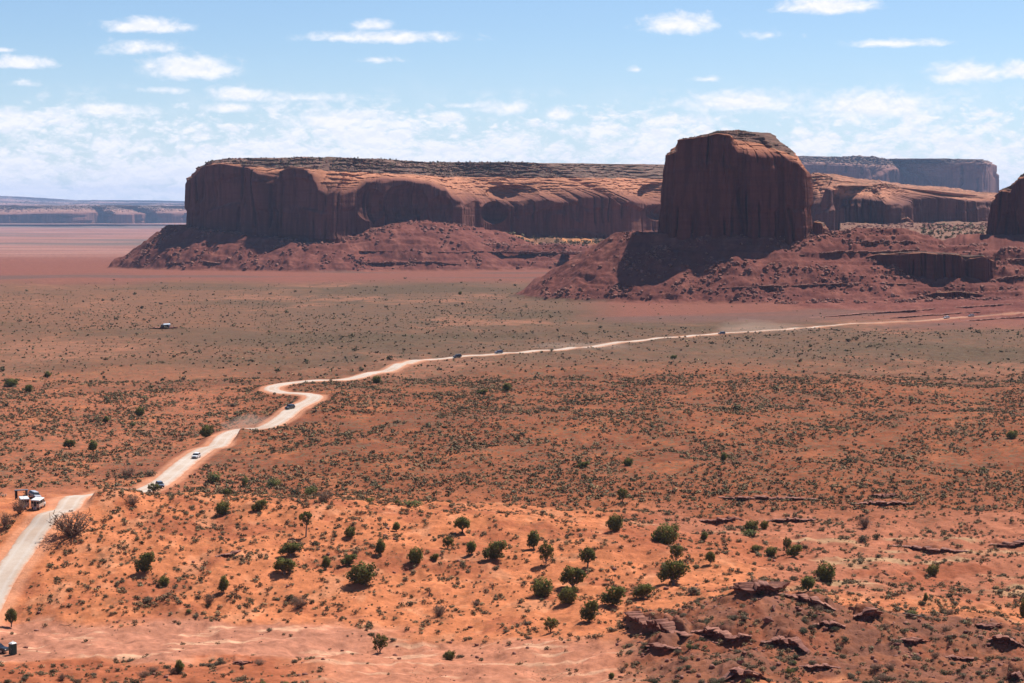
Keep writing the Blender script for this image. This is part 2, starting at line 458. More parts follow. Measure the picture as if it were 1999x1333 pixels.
def grade(line, half, soft, lift=0.0):
    """flatten the ground along the line"""
    global Z
    zs = height_at(line[:, 0], line[:, 1])
    ker = np.ones(9) / 9
    zz = np.convolve(np.pad(zs, 4, mode='edge'), ker, 'valid') + lift
    x0, x1 = line[:, 0].min() - half - soft, line[:, 0].max() + half + soft
    y0, y1 = line[:, 1].min() - half - soft, line[:, 1].max() + half + soft
    i0, i1 = np.searchsorted(D, [y0, y1])
    best = np.full(XG[i0:i1].shape, 1e9); zb = np.zeros_like(best)
    Xs, Ys = XG[i0:i1], YG[i0:i1]
    for k_ in range(0, len(line)):
        x_, y_ = line[k_]
        a, b = np.searchsorted(D[i0:i1], [y_ - half - soft, y_ + half + soft])
        if b <= a: continue
        d2 = (Xs[a:b] - x_) ** 2 + (Ys[a:b] - y_) ** 2
        m = d2 < best[a:b]
        k2 = min(k_ + 1, len(line) - 1); k1 = max(k_ - 1, 0)
        tx, ty = line[k2] - line[k1]; tl = math.hypot(tx, ty) + 1e-9
        al = ((Xs[a:b] - x_) * tx + (Ys[a:b] - y_) * ty) / tl
        sl = (zz[k2] - zz[k1]) / tl
        best[a:b] = np.where(m, d2, best[a:b]); zb[a:b] = np.where(m, zz[k_] + sl * np.clip(al, -4, 4), zb[a:b])
    dist = np.sqrt(best)
    wgt = 1 - sstep(dist, half, half + soft)
    Z[i0:i1] = Z[i0:i1] * (1 - wgt) + zb * wgt
    return dist, i0, i1

ROADD = np.full(Z.shape, 1e9)
lines = []
for pts, wd in ((ROAD, 3.6),):
    ln = road_world(pts)
    dist, i0, i1 = grade(ln, wd + 1.0, 5.0)
    ROADD[i0:i1] = np.minimum(ROADD[i0:i1], dist)
    lines.append((ln, wd))

for (bx, bd, rx_, ry_, hh) in ((186, 516, 6, 9, 1.5), (222, 518, 7, 10, 1.7), (252, 522, 5, 9, 1.2), (440, 694, 3.6, 5, 2.3), (457, 701, 4.6, 5.5, 3.0), (474, 706, 4.6, 6, 2.0)):
    cx_, cy_ = W(bx, bd, 960)
    Z += hh * np.exp(-((XG - cx_) / rx_) ** 2 - ((YG - cy_) / ry_) ** 2) * sstep(ROADD, 3.6, 6.5)
# the level yard on the left where the cars stand
for (px, py, r) in ((40, 985, 13), (95, 1000, 7), (15, 1276, 8), (322, 640, 12)):
    g = ground(px, py)
    wgt = np.exp(-(((XG - g.x) ** 2 + (YG - g.y) ** 2) / (r * r)) ** 2)
    Z += wgt * (g.z - Z)

PXG, PYG = project(XG, YG, Z)

# rock ledges: foot line in the photograph, height px, overhang, label, layers, depth, seed, coarseness
LEDGES = [
 ([(1232, 1196), (1258, 1222), (1300, 1240), (1348, 1242)], [8, 16, 26, 14], 1.5, 'largest overhanging rock ledge at the left end of the ridge, deep shade beneath', 4, 3.4, 1),
 ([(1350, 1234), (1400, 1240), (1428, 1252), (1466, 1240)], [9, 12, 14, 8], .8, 'broken ledge running right from the largest overhang', 3, 2.4, 2),
 ([(1438, 1150), (1470, 1160), (1500, 1158), (1522, 1142)], [8, 17, 15, 5], 1.6, 'tilted overhanging slab on top of the rocky ridge', 2, 3.2, 3),
 ([(1522, 1158), (1560, 1172), (1596, 1182), (1632, 1190)], [5, 10, 12, 8], .6, 'low broken ledge right of the tilted slab', 3, 2.2, 4),
 ([(1666, 1204), (1690, 1212), (1712, 1200)], [13, 20, 10], 1.1, 'blocky table rock on the crest of the ridge', 4, 2.4, 5),
 ([(1486, 1252), (1500, 1254), (1524, 1256), (1560, 1268), (1590, 1280)], [5, 6, 12, 16, 8], .8, 'dark ledge in the middle of the rocky ridge', 3, 2.4, 6),
 ([(1400, 1330), (1430, 1318), (1460, 1322), (1505, 1328)], [8, 14, 10, 6], .8, 'ledge at the bottom edge below the pale boulders', 3, 2.4, 7),
 ([(1898, 1220), (1925, 1228), (1950, 1222)], [5, 9, 5], .6, 'thin flat slabs on the right part of the ridge', 3, 2.0, 8),
 ([(1930, 1248), (1965, 1256), (1999, 1262)], [6, 12, 10], .8, 'dark slabs on the ridge near the right edge', 3, 2.0, 9),
 ([(1968, 1322), (1999, 1328)], [10, 14], .8, 'shaded ledge in the lower right corner', 3, 2.0, 10),
 ([(1366, 1015), (1400, 1019), (1424, 1017), (1448, 1015)], [3, 6, 6, 3], .7, 'long low red ledge, left half, across the dry basin', 2, 2.4, 11),
 ([(1498, 1016), (1530, 1019), (1560, 1017), (1592, 1014)], [3, 6, 5, 3], .7, 'long low red ledge, right half, across the dry basin', 2, 2.4, 12),
 ([(1404, 970), (1450, 976), (1500, 974), (1560, 976), (1600, 973)], [3, 6, 4, 4, 2], .8, 'farther red ledge behind the dry basin', 2, 2.6, 13),
 ([(1660, 984), (1720, 985), (1790, 983)], [4, 5, 3], .8, 'farther red ledge with shrubs along its top', 2, 2.6, 14),
 ([(1700, 968), (1730, 972), (1760, 970)], [5, 7, 4], .7, 'short double-stepped ledge high on the right slope', 2, 2.4, 15),
 ([(1742, 1064), (1780, 1070), (1830, 1076), (1890, 1076)], [3, 5, 5, 3], .7, 'low ledge winding across the right basin', 2, 2.0, 16),
 ([(1935, 1062), (1960, 1068), (1999, 1062), (2040, 1064)], [5, 7, 7, 4], .8, 'dark little ledge at the right edge of the basin', 2, 2.0, 17),
 ([(455, 1294), (470, 1298), (488, 1294)], [3, 6, 3], .5, 'small rock lip in the mound by the bottom left wash', 2, 1.4, 18),
 ([(420, 1086), (450, 1084), (468, 1074)], [2, 4, 2], .4, 'thin red bank cut into the sandy hill', 2, 1.4, 19),
 ([(288, 641), (330, 642), (345, 640)], [2, 3, 2], 1.2, 'low red bank below the trailer on the plain', 2, 5, 20),
 ([(655, 489), (760, 491), (860, 494), (960, 493), (1100, 496), (1250, 498)], 5, 3, 'long thin dark ledge running along the slope below the mesa', 2, 9, 31, 7),
 ([(1262, 1262), (1290, 1268), (1330, 1266)], [5, 9, 5], .7, 'narrow broken ledge just below the largest overhang', 2, 1.8, 41),
 ([(1590, 1218), (1620, 1224), (1650, 1222)], [4, 8, 5], .6, 'small broken ledge left of the blocky table rock', 2, 1.8, 42),
 ([(1560, 1300), (1600, 1306), (1640, 1303)], [4, 8, 4], .6, 'low ledge in the lower middle of the rocky ridge', 2, 1.8, 43),
 ([(1740, 1248), (1772, 1255), (1810, 1252)], [4, 8, 4], .6, 'low ledge on the ridge below the fallen grey log', 2, 1.8, 44),
 ([(1845, 1282), (1880, 1290), (1912, 1286)], [4, 8, 4], .6, 'low ledge on the lower right slope of the ridge', 2, 1.8, 45),
 ([(1580, 620), (1680, 613), (1790, 607), (1900, 600), (2030, 590)], [1, 2, 3, 3, 3], 2, 'upper thin strata line in the red slope above the far road', 2, 5, 51, 3),
 ([(1700, 623), (1800, 617), (1870, 612), (1960, 606)], [1, 2, 2, 1], 1.5, 'middle thin strata line in the red slope beside the far road', 2, 4, 52, 3),
 ([(1860, 628), (1940, 623), (2020, 617)], [1, 2, 2], 1.5, 'lowest thin strata line in the red slope at the right edge', 2, 4, 53, 3),
 ([(1640, 474), (1680, 478), (1730, 477), (1770, 479), (1805, 474)], [5, 9, 8, 11, 7], 3, 'broken rock rim just right of the foot of the butte', 3, 8, 32, 4),
 ([(1560, 497), (1620, 494), (1690, 494), (1760, 492), (1832, 490)], [2, 5, 4, 6, 3], 2.5, 'second thin ledge below the rim right of the butte', 2, 7, 33, 4),
 ([(1400, 562), (1470, 560), (1560, 558), (1650, 556), (1740, 555), (1820, 554)], [2, 3, 3, 4, 3, 3], 2, 'faint low ledge crossing the boulder slope below the butte', 2, 6, 34, 4),
 ([(1945, 516), (1975, 514), (2020, 512)], [5, 9, 8], 2.5, 'dark ledge on the slope under the right-hand butte', 3, 8, 35, 4),
 ([(1930, 548), (1970, 543), (2020, 540)], [3, 5, 4], 2, 'lower thin ledge on the slope under the right-hand butte', 2, 7, 36, 4),
 ([(700, 512), (760, 514), (840, 513), (900, 516)], [2, 4, 4, 2], 2, 'short lower ledge on the slope below the mesa', 2, 8, 37, 6),
 ([(290, 512), (340, 516), (400, 512), (440, 514)], [2, 4, 3, 2], 2, 'low broken ledge at the left foot of the mesa slope', 2, 8, 38, 6),
]
LEDGES = [(a_, [1.35 * q for q in b_] if not c7 else b_, c_ * (1.7 if not c7 else 1), d_, e_ + (2 if not c7 else 0), f_, g_, *c7) for (a_, b_, c_, d_, e_, f_, g_, *c7) in LEDGES]
LEDGE_FOOT = []
for (pts_, th_, ov_, lb_, ly_, dp_, sd_, *cs_) in LEDGES:
    P3 = [ground(*q) for q in pts_]
    LEDGE_FOOT.append(P3)
    ths = th_ if hasattr(th_, '__len__') else [th_] * len(P3)
    mar = 14 * (cs_[0] if cs_ else 1)
    i0, i1 = np.searchsorted(D, [min(p_.y for p_ in P3) - 2, max(p_.y for p_ in P3) + mar])
    j0, j1 = np.searchsorted(UU, [min(p_.x / p_.y for p_ in P3) - .002, max(p_.x / p_.y for p_ in P3) + .002])
    Xs, Ys = XG[i0:i1, j0:j1], YG[i0:i1, j0:j1]
    us = [p_.x / p_.y for p_ in P3]
    uu_ = Xs / Ys
    yl = np.interp(uu_, us, [p_.y for p_ in P3]); hl = np.interp(uu_, us, [h * p_.y / F for h, p_ in zip(ths, P3)])
    inside = sstep(uu_, us[0], us[0] + .12 * (us[-1] - us[0])) * (1 - sstep(uu_, us[-1] - .12 * (us[-1] - us[0]), us[-1]))
    dd_ = Ys - yl
    k_ = sstep(dd_, .2, .5 + .15 * mar) * (1 - sstep(dd_, .3 * mar, mar))
    Z[i0:i1, j0:j1] += .80 * hl * k_ * inside
PXG, PYG = project(XG, YG, Z)

# ------------------------------------------------------------------ colour of the ground, as material names mixed by place
C = lambda *a: np.array(a)
sand = C(.57, .194, .083); red = C(.35, .105, .050); brown = C(.265, .086, .040); scrub = C(.128, .074, .048)
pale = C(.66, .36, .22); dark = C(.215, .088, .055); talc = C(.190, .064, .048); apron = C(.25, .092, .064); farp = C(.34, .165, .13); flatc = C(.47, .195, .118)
def lerp(a, b, m): return a + (b - a) * m[..., None]
n1 = fbm(XG / 22, YG / 22, 4, 101); n2 = fbm(XG / 70, YG / 90, 4, 103); n3 = fbm(XG / 6, YG / 6, 3, 105)
n4 = fbm(XG / 150, YG / 330, 4, 107); n5 = fbm(XG / 260, YG / 240, 4, 109)
col = np.broadcast_to(sand, Z.shape + (3,)).copy()
col = lerp(col, red, sstep(n1 + .35 * n3 + .25 * n2, .0, .36) * .8)
col = lerp(col, C(.66, .29, .15), sstep(fbm(XG / 9, YG / 13, 4, 102), .12, .4) * .5)
# pale bare wash at the bottom left
fl = (1 - sstep(PXG + 200 * n2, 620, 900)) * sstep(PYG + 40 * n1, 1205, 1235) * (1 - sstep(PYG + 30 * n1, 1280, 1300))
fl = np.maximum(fl, .8 * sstep(PXG, 500, 700) * (1 - sstep(PXG, 1150, 1350)) * sstep(PYG + 25 * n1, 1235, 1265) * (1 - sstep(PYG, 1330, 1370)))
col = lerp(col, flatc, fl * (DG < 460))
col = lerp(col, pale, fl * (DG < 460) * sstep(fbm(XG / 14, YG / 5, 4, 111), .16, .40))
col = lerp(col, red, (DG < 400) * (1 - sstep(PXG + 60 * n1, 520, 660)) * sstep(PYG + 25 * n1, 1286, 1302) * .85)
# dark rocky ridge at the bottom right
rg = sstep(PXG + 130 * n1 + 60 * n3, 1150, 1330) * (DG < 430) * (1 - sstep(DG + 14 * n1 + 5 * n3, 398, 416)) * (1 - .75 * sstep(fbm(XG / 12, YG / 12, 3, 113) + (PYG - 1300) / 140, .25, .5) * (1 - sstep(PXG, 1650, 1800)))
col = lerp(col, dark, rg * (.72 + .28 * sstep(n3, -.3, .2)))
col = lerp(col, red * .9, rg * sstep(fbm(XG / 10, YG / 16, 3, 114), .0, .3) * .6)
SCM = np.clip(sstep(DG, 550, 640) * (1 - sstep(DG, 2000, 2500)) + .35 * sstep(fbm(XG / 12, YG / 12, 3, 116), .05, .3) * (DG < 560), 0, 1)
SCM = SCM * (1 - sstep(PYG, 1205, 1235) * (1 - sstep(PXG, 620, 900)) * (DG < 460))
# right basin
bas = np.maximum(sstep(PXG, 1420, 1560), sstep(PXG + 90 * n1, 1180, 1300) * sstep(DG, 496, 520)) * sstep(DG + 12 * n1, 418, 450) * (1 - sstep(DG, 620, 760))
col = lerp(col, C(.38, .140, .080), bas * .85)
col = lerp(col, red, bas * sstep(n1 + n2, 0.0, .35) * .8)
col = lerp(col, C(.50, .33, .18), bas * sstep(fbm(XG / 25, YG / 14, 4, 117), .12, .34) * .7 * (DG < 520))
col = lerp(col, red, (1 - sstep(PXG, 1450, 1560)) * sstep(PXG, 1130, 1250) * sstep(DG, 462, 480) * (1 - sstep(DG, 505, 520)) * .7)
# mid slopes
mm = sstep(DG + 34 * n1 + 14 * n3, 528, 585)
col = lerp(col, lerp(np.broadcast_to(C(.37, .125, .062), col.shape).copy(), brown, sstep(PXG + 80 * n2, 380, 560) * (1 - .5 * sstep(DG, 900, 1100))), mm)
col = lerp(col, sand * .82, mm * sstep(n1 + .5 * n2, .10, .36) * (.65 - .35 * sstep(PXG, 500, 900)))
col = lerp(col, C(.19, .064, .034), mm * sstep(n2 - .3 * n1, .02, .35) * .6 * (1 - sstep(DG, 1000, 1200)))
# scrub-covered plain with bare streaks
pm = sstep(DG + 90 * n4, 860, 1130) * (.75 + .25 * sstep(PXG, 300, 700))
col = lerp(col, lerp(np.broadcast_to(scrub * 1.15, col.shape).copy(), C(.180, .092, .055), sstep(n1, -.2, .3)), pm * .95)
col = lerp(col, C(.36, .150, .088), pm * sstep(n4 + .45 * n1, .14, .40) * .75)
col = lerp(col, C(.105, .067, .040), pm * sstep(n5, .02, .32) * .7)
# red aprons below the talus
apr = sstep(PYG + 16 * n4, 640, 618) * sstep(PXG, 1080, 1250) * sstep(DG, 1300, 1500)
apr = np.maximum(apr, sstep(DG + 120 * n4, 2120, 2350))
apr = np.maximum(apr, sstep(PXG + 100 * n5, 1650, 1850) * sstep(DG + 60 * n4, 1330, 1430))
col = lerp(col, apron, apr * .92)
col = lerp(col, C(.24, .085, .062), apr * sstep(fbm(XG / 300, YG / 60, 3, 119), 0.05, .35) * .7)
col = lerp(col, C(.145, .090, .072), apr * sstep(fbm(XG / 400, YG / 130, 3, 121), .10, .28) * .75 * (DG < 2560))
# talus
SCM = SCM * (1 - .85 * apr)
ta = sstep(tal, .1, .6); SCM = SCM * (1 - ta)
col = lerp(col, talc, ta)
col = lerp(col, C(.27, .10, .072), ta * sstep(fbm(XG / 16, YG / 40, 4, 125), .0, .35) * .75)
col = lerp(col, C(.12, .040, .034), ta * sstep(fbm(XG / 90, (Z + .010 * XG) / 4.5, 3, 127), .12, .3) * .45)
# back bench: orange dunes with bushes
bb = (PXF > 960) * sstep(YG, 2800, 2860) * (YG < 3300) * 1.0
col = lerp(col, C(.24, .145, .080), bb * .6)
col = lerp(col, C(.60, .25, .105), bb * sstep(fbm(XG / 50, YG / 60, 4, 123), -.12, .12))
mb = (PXF > 1640) * (DG > 2060) * (DG < 4000) * 1.0
col = lerp(col, C(.27, .145, .10), mb)
# far plain in bands
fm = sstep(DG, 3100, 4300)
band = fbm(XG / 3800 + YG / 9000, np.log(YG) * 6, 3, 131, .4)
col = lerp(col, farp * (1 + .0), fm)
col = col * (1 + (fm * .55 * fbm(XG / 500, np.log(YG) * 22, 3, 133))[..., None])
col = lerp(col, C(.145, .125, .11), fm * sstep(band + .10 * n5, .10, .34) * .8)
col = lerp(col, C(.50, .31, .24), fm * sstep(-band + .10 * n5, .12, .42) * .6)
col = np.clip(col * .74 * (1 + (.34 * n3 + .22 * fbm(XG / 2.2, YG / 2.6, 2, 106)) * (1 - .6 * sstep(DG, 700, 1500)))[..., None], 0.01, .9)
# road shoulders: graded sand
sh = 1 - sstep(ROADD, 4.4, 7.0 + 2 * n1)
col = lerp(col, C(.60, .29, .17), sh * .45)

# ------------------------------------------------------------------ mesh helpers
def mesh_np(name, verts, faces, smooth=False):
    """verts (n,3), faces (m,k) with equal k"""
    verts = np.asarray(verts, np.float32); faces = np.asarray(faces, np.int32)
    me = bpy.data.meshes.new(name)
    me.vertices.add(len(verts)); me.vertices.foreach_set('co', verts.ravel())
    m, kk = faces.shape
    me.loops.add(m * kk); me.loops.foreach_set('vertex_index', faces.ravel())
    me.polygons.add(m)
    me.polygons.foreach_set('loop_start', np.arange(0, m * kk, kk, dtype=np.int32))
    me.polygons.foreach_set('loop_total', np.full(m, kk, np.int32))
    if smooth: me.polygons.foreach_set('use_smooth', np.ones(m, bool))
    me.update()
    return me

def set_col(me, c, name='col'):
    a = me.color_attributes.new(name, 'FLOAT_COLOR', 'POINT')
    c4 = np.ones((len(me.vertices), 4), np.float32); c4[:, :3] = c
    a.data.foreach_set('color', c4.ravel())

def set_f(me, v, name):
    a = me.attributes.new(name, 'FLOAT', 'POINT')
    a.data.foreach_set('value', np.asarray(v, np.float32).ravel())

def link(o, parent=None, **props):
    COL.objects.link(o)
    if parent is not None: o.parent = parent
    for k_, v in props.items(): o[k_] = v
    return o

def obj(name, me, mat=None, parent=None, **props):
    o = bpy.data.objects.new(name, me)
    if mat is not None and not me.materials: me.materials.append(mat)
    return link(o, parent, **props)

def grid_faces(nr, nc, wrap=False):
    i = np.arange(nr - 1)[:, None]; j = np.arange(nc - (0 if wrap else 1))[None, :]
    j2 = (j + 1) % nc
    a = i * nc + j; b = i * nc + j2; c = (i + 1) * nc + j2; d = (i + 1) * nc + j
    return np.stack([a, b, c, d], -1).reshape(-1, 4)

# ------------------------------------------------------------------ materials
def material(name):
    m = bpy.data.materials.new(name); m.use_nodes = True
    t = NT(m.node_tree)
    b = t.n['Principled BSDF']
    b.inputs['Roughness'].default_value = 0.9
    b.inputs['Specular IOR Level'].default_value = 0.2
    return m, t, b

def attr(t, name):
    n = t.new('ShaderNodeAttribute'); n.attribute_name = name
    return n

def simple(name, c, rough=.6, metal=0.0, var=0.12, scale=3.0, spec=.4):
    m, t, b = material(name)
    geo_ = t.new('ShaderNodeTexCoord').outputs['Object']
    n = t.noise(geo_, scale, 5, .6)
    f = t.math('ADD', 1 - var, t.math('MULTIPLY', n, 2 * var))
    v = t.new('ShaderNodeVectorMath', operation='SCALE'); v.inputs[0].default_value = c; t.put(v.inputs[3], f)
    t.put(b.inputs['Base Color'], v.outputs[0])
    b.inputs['Roughness'].default_value = rough; b.inputs['Metallic'].default_value = metal
    b.inputs['Specular IOR Level'].default_value = spec
    return m

# ground
M_ground, t, b = material('desert_ground')
pos = t.new('ShaderNodeNewGeometry').outputs['Position']
ca = attr(t, 'col').outputs['Color']
na = t.noise(pos, 0.9, 6, .65); nb = t.noise(pos, 0.12, 6, .6); nc_ = t.noise(pos, 3.5, 4, .7)
f = t.math('ADD', .30, t.math('ADD', t.math('MULTIPLY', na, .75), t.math('MULTIPLY', nb, .65)))
f = t.math('MULTIPLY', f, t.smooth(nc_, .62, .70, 1.0, .72))
v = t.new('ShaderNodeVectorMath', operation='SCALE'); t.put(v.inputs[0], ca); t.put(v.inputs[3], f)
# low herbs and litter between the shrubs
vor = t.new('ShaderNodeTexVoronoi'); t.put(vor.inputs['Vector'], t.vmath('MULTIPLY', pos, (1, 1, .2))); vor.inputs['Scale'].default_value = .62; vor.inputs['Randomness'].default_value = 1.0
herb = t.math('MULTIPLY', t.smooth(t.math('ADD', vor.outputs['Distance'], t.math('MULTIPLY', t.math('SUBTRACT', nb, .5), 1.1)), .46, .30), attr(t, 'ground_cover').outputs['Fac'])
cg = t.mix(t.math('MULTIPLY', herb, .72), v.outputs[0], t.mix(nc_, (.085, .060, .036), (.15, .115, .07)))
t.put(b.inputs['Base Color'], cg)
b.inputs['Roughness'].default_value = 1.0; b.inputs['Specular IOR Level'].default_value = 0.05
bp = t.new('ShaderNodeBump'); bp.inputs['Strength'].default_value = .7; bp.inputs['Distance'].default_value = .35
t.put(bp.inputs['Height'], t.math('ADD', na, t.math('MULTIPLY', nb, 2.5))); t.l.new(bp.outputs[0], b.inputs['Normal'])

# rock of the mesas
def rock_mat(name, base, slick, cap, scale=1.0):
    m, t, b = material(name)
    pos = t.new('ShaderNodeNewGeometry').outputs['Position']
    cliff = attr(t, 'cliff').outputs['Fac']; capf = attr(t, 'cap').outputs['Fac']
    vert = t.vmath('MULTIPLY', pos, (1.0 / scale, 1.0 / scale, .09 / scale))
    hor = t.vmath('MULTIPLY', pos, (.05 / scale, .05 / scale, 1.0 / scale))
    streak = t.noise(vert, .16, 7, .62, .4)
    streak2 = t.noise(vert, .6, 4, .6)
    strata = t.noise(hor, .35, 5, .6, .3)
    blot = t.noise(pos, .035 / scale, 5, .6)
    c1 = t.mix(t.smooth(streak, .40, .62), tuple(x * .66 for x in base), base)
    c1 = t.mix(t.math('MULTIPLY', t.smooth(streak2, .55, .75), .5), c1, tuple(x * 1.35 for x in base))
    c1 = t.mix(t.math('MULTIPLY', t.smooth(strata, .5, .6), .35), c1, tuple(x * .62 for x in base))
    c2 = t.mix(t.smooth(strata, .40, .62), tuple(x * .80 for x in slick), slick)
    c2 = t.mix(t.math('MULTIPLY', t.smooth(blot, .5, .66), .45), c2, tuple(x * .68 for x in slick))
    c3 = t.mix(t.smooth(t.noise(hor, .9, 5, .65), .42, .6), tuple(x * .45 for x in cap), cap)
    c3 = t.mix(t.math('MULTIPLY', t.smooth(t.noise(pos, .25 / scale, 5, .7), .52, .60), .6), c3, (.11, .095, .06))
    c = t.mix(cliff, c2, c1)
    c = t.mix(capf, c, c3)
    t.put(b.inputs['Base Color'], c)
    b.inputs['Roughness'].default_value = .95; b.inputs['Specular IOR Level'].default_value = .1
    bp = t.new('ShaderNodeBump'); bp.inputs['Strength'].default_value = .6; bp.inputs['Distance'].default_value = 1.2 * scale
    h = t.math('ADD', t.math('MULTIPLY', streak, 1.2), t.math('ADD', t.math('MULTIPLY', strata, .7), t.noise(pos, .5 / scale, 5, .65)))
    t.put(bp.inputs['Height'], h); t.l.new(bp.outputs[0], b.inputs['Normal'])
    return m
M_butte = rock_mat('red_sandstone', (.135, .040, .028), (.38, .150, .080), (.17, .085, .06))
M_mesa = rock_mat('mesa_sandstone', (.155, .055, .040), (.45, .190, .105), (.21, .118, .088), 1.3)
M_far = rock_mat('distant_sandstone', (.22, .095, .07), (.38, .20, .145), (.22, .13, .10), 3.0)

M_slick = rock_mat('slickrock', (.155, .062, .048), (.43, .185, .108), (.40, .175, .105), 1.3)
# loose rock, boulders, ledges
M_rock, t, b = material('loose_rock')
pos = t.new('ShaderNodeNewGeometry').outputs['Position']
oi = t.new('ShaderNodeObjectInfo').outputs['Random']
n = t.noise(pos, .45, 6, .65); n_ = t.noise(t.vmath('MULTIPLY', pos, (.2, .2, 3.0)), .8, 4, .6)
c = t.mix(t.smooth(n, .35, .65), (.15, .056, .041), (.30, .132, .09))
c = t.mix(t.math('MULTIPLY', t.smooth(n_, .5, .62), .5), c, (.11, .05, .038))
t.put(b.inputs['Base Color'], c)
bp = t.new('ShaderNodeBump'); bp.inputs['Strength'].default_value = .8; bp.inputs['Distance'].default_value = .3
t.put(bp.inputs['Height'], t.math('ADD', n, n_)); t.l.new(bp.outputs[0], b.inputs['Normal'])

# gravel road
M_road, t, b = material('graded_gravel')
pos = t.new('ShaderNodeNewGeometry').outputs['Position']
xs = attr(t, 'across').outputs['Fac']
n = t.noise(pos, .5, 6, .65); n2_ = t.noise(pos, .06, 4, .6)
rut = t.smooth(t.math('ABSOLUTE', t.math('SUBTRACT', t.math('ABSOLUTE', xs), .42)), .0, .22, 1.0, 0.0)
c = t.mix(t.smooth(n2_, .35, .65), (.40, .29, .215), (.46, .375, .305))
c = t.mix(t.math('MULTIPLY', rut, .5), c, (.48, .42, .365))
c = t.mix(t.smooth(t.math('ADD', t.math('ABSOLUTE', xs), t.math('MULTIPLY', t.math('SUBTRACT', n, .5), .9)), .70, 1.0), c, (.45, .22, .13))
c = t.mix(t.math('MULTIPLY', t.smooth(n, .45, .75), .35), c, (.30, .21, .155))
t.put(b.inputs['Base Color'], c)

# plants
def leaf_mat(name, a_, b_, rough=.85):
    m, t, bb_ = material(name)
    at = attr(t, 'tone').outputs['Fac']
    oi = t.new('ShaderNodeObjectInfo').outputs['Random']
    mixf = t.math('ADD', t.math('MULTIPLY', at, .7), t.math('MULTIPLY', oi, .3))
    c_ = t.mix(mixf, a_, b_)
    t.put(bb_.inputs['Base Color'], c_)
    bb_.inputs['Roughness'].default_value = rough
    tl = t.new('ShaderNodeBsdfTranslucent'); t.put(tl.inputs[0], c_)
    ms = t.new('ShaderNodeMixShader'); ms.inputs[0].default_value = .35
    t.l.new(bb_.outputs[0], ms.inputs[1]); t.l.new(tl.outputs[0], ms.inputs[2])
    t.l.new(ms.outputs[0], t.n['Material Output'].inputs['Surface'])
    return m
M_juniper = leaf_mat('juniper_foliage', (.062, .070, .018), (.20, .19, .045))
M_sage = leaf_mat('sage_foliage', (.09, .068, .038), (.20, .155, .10))
M_green = leaf_mat('green_shrub_foliage', (.08, .09, .026), (.20, .20, .06))
M_dry = leaf_mat('dry_twigs', (.13, .075, .05), (.34, .21, .14))
M_farbush = leaf_mat('distant_shrub_foliage', (.040, .045, .024), (.10, .098, .05))
M_bark = simple('weathered_bark', (.17, .115, .085), .95, var=.35, scale=6)
M_scrub, t, b = material('scrub_foliage')
t.put(b.inputs['Base Color'], attr(t, 'col').outputs['Color'])

# ------------------------------------------------------------------ put the ground in
me = mesh_np('ground', np.stack([XG, YG, Z], -1).reshape(-1, 3), grid_faces(*Z.shape), smooth=False)
SCM = SCM * sstep(ROADD, 5, 9)
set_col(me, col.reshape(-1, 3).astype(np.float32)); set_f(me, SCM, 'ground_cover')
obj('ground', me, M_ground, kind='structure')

# the road ribbon
def road_mesh():
    V, Fc, A = [], [], []
    base = 0
    for li, (ln, wd) in enumerate(lines):
        tan = np.gradient(ln, axis=0); tan /= np.linalg.norm(tan, axis=1)[:, None]
        nor = np.stack([tan[:, 1], -tan[:, 0]], -1)
        s = np.cumsum(np.r_[0, np.hypot(*np.diff(ln, axis=0).T)])
        nc = 13; nar = np.interp(ln[:, 1], [430, 520, 600], [.95, .95, 1.0]) * np.interp(CX + F * ln[:, 0] / ln[:, 1], [800, 1300, 1560, 1740], [1, .8, .6, .18])
        ts = np.linspace(-1, 1, nc)
        wl = wd * nar * (1 + .10 * fbm(s / 9, s * 0 + li * 7, 3, 201)); wr = wd * nar * (1 + .10 * fbm(s / 9, s * 0 + li * 7 + 3, 3, 203))
        wdt = np.where(ts[None, :] < 0, wl[:, None], wr[:, None])
        pts = ln[:, None, :] + nor[:, None, :] * (ts[None, :] * wdt)[..., None]
        z = height_at(pts[..., 0], pts[..., 1]) + 0.10 + 0.00012 * pts[..., 1]
        z -= (np.abs(ts) > .99)[None, :] * .22
        V.append(np.concatenate([pts, z[..., None]], -1).reshape(-1, 3))
        Fc.append(grid_faces(len(ln), nc) + base); A.append(np.broadcast_to(ts, z.shape).ravel())
        base += z.size
    me = mesh_np('road', np.concatenate(V), np.concatenate(Fc), True)
    set_f(me, np.concatenate(A), 'across')
    return me
obj('road', road_mesh(), M_road, kind='structure')

# ------------------------------------------------------------------ mesas and buttes
def smooth1(a, n):
    if n < 1: return a
    k_ = np.hanning(2 * n + 3)[1:-1]; k_ /= k_.sum()
    return np.convolve(np.pad(a, n, mode='wrap'), k_, 'valid')

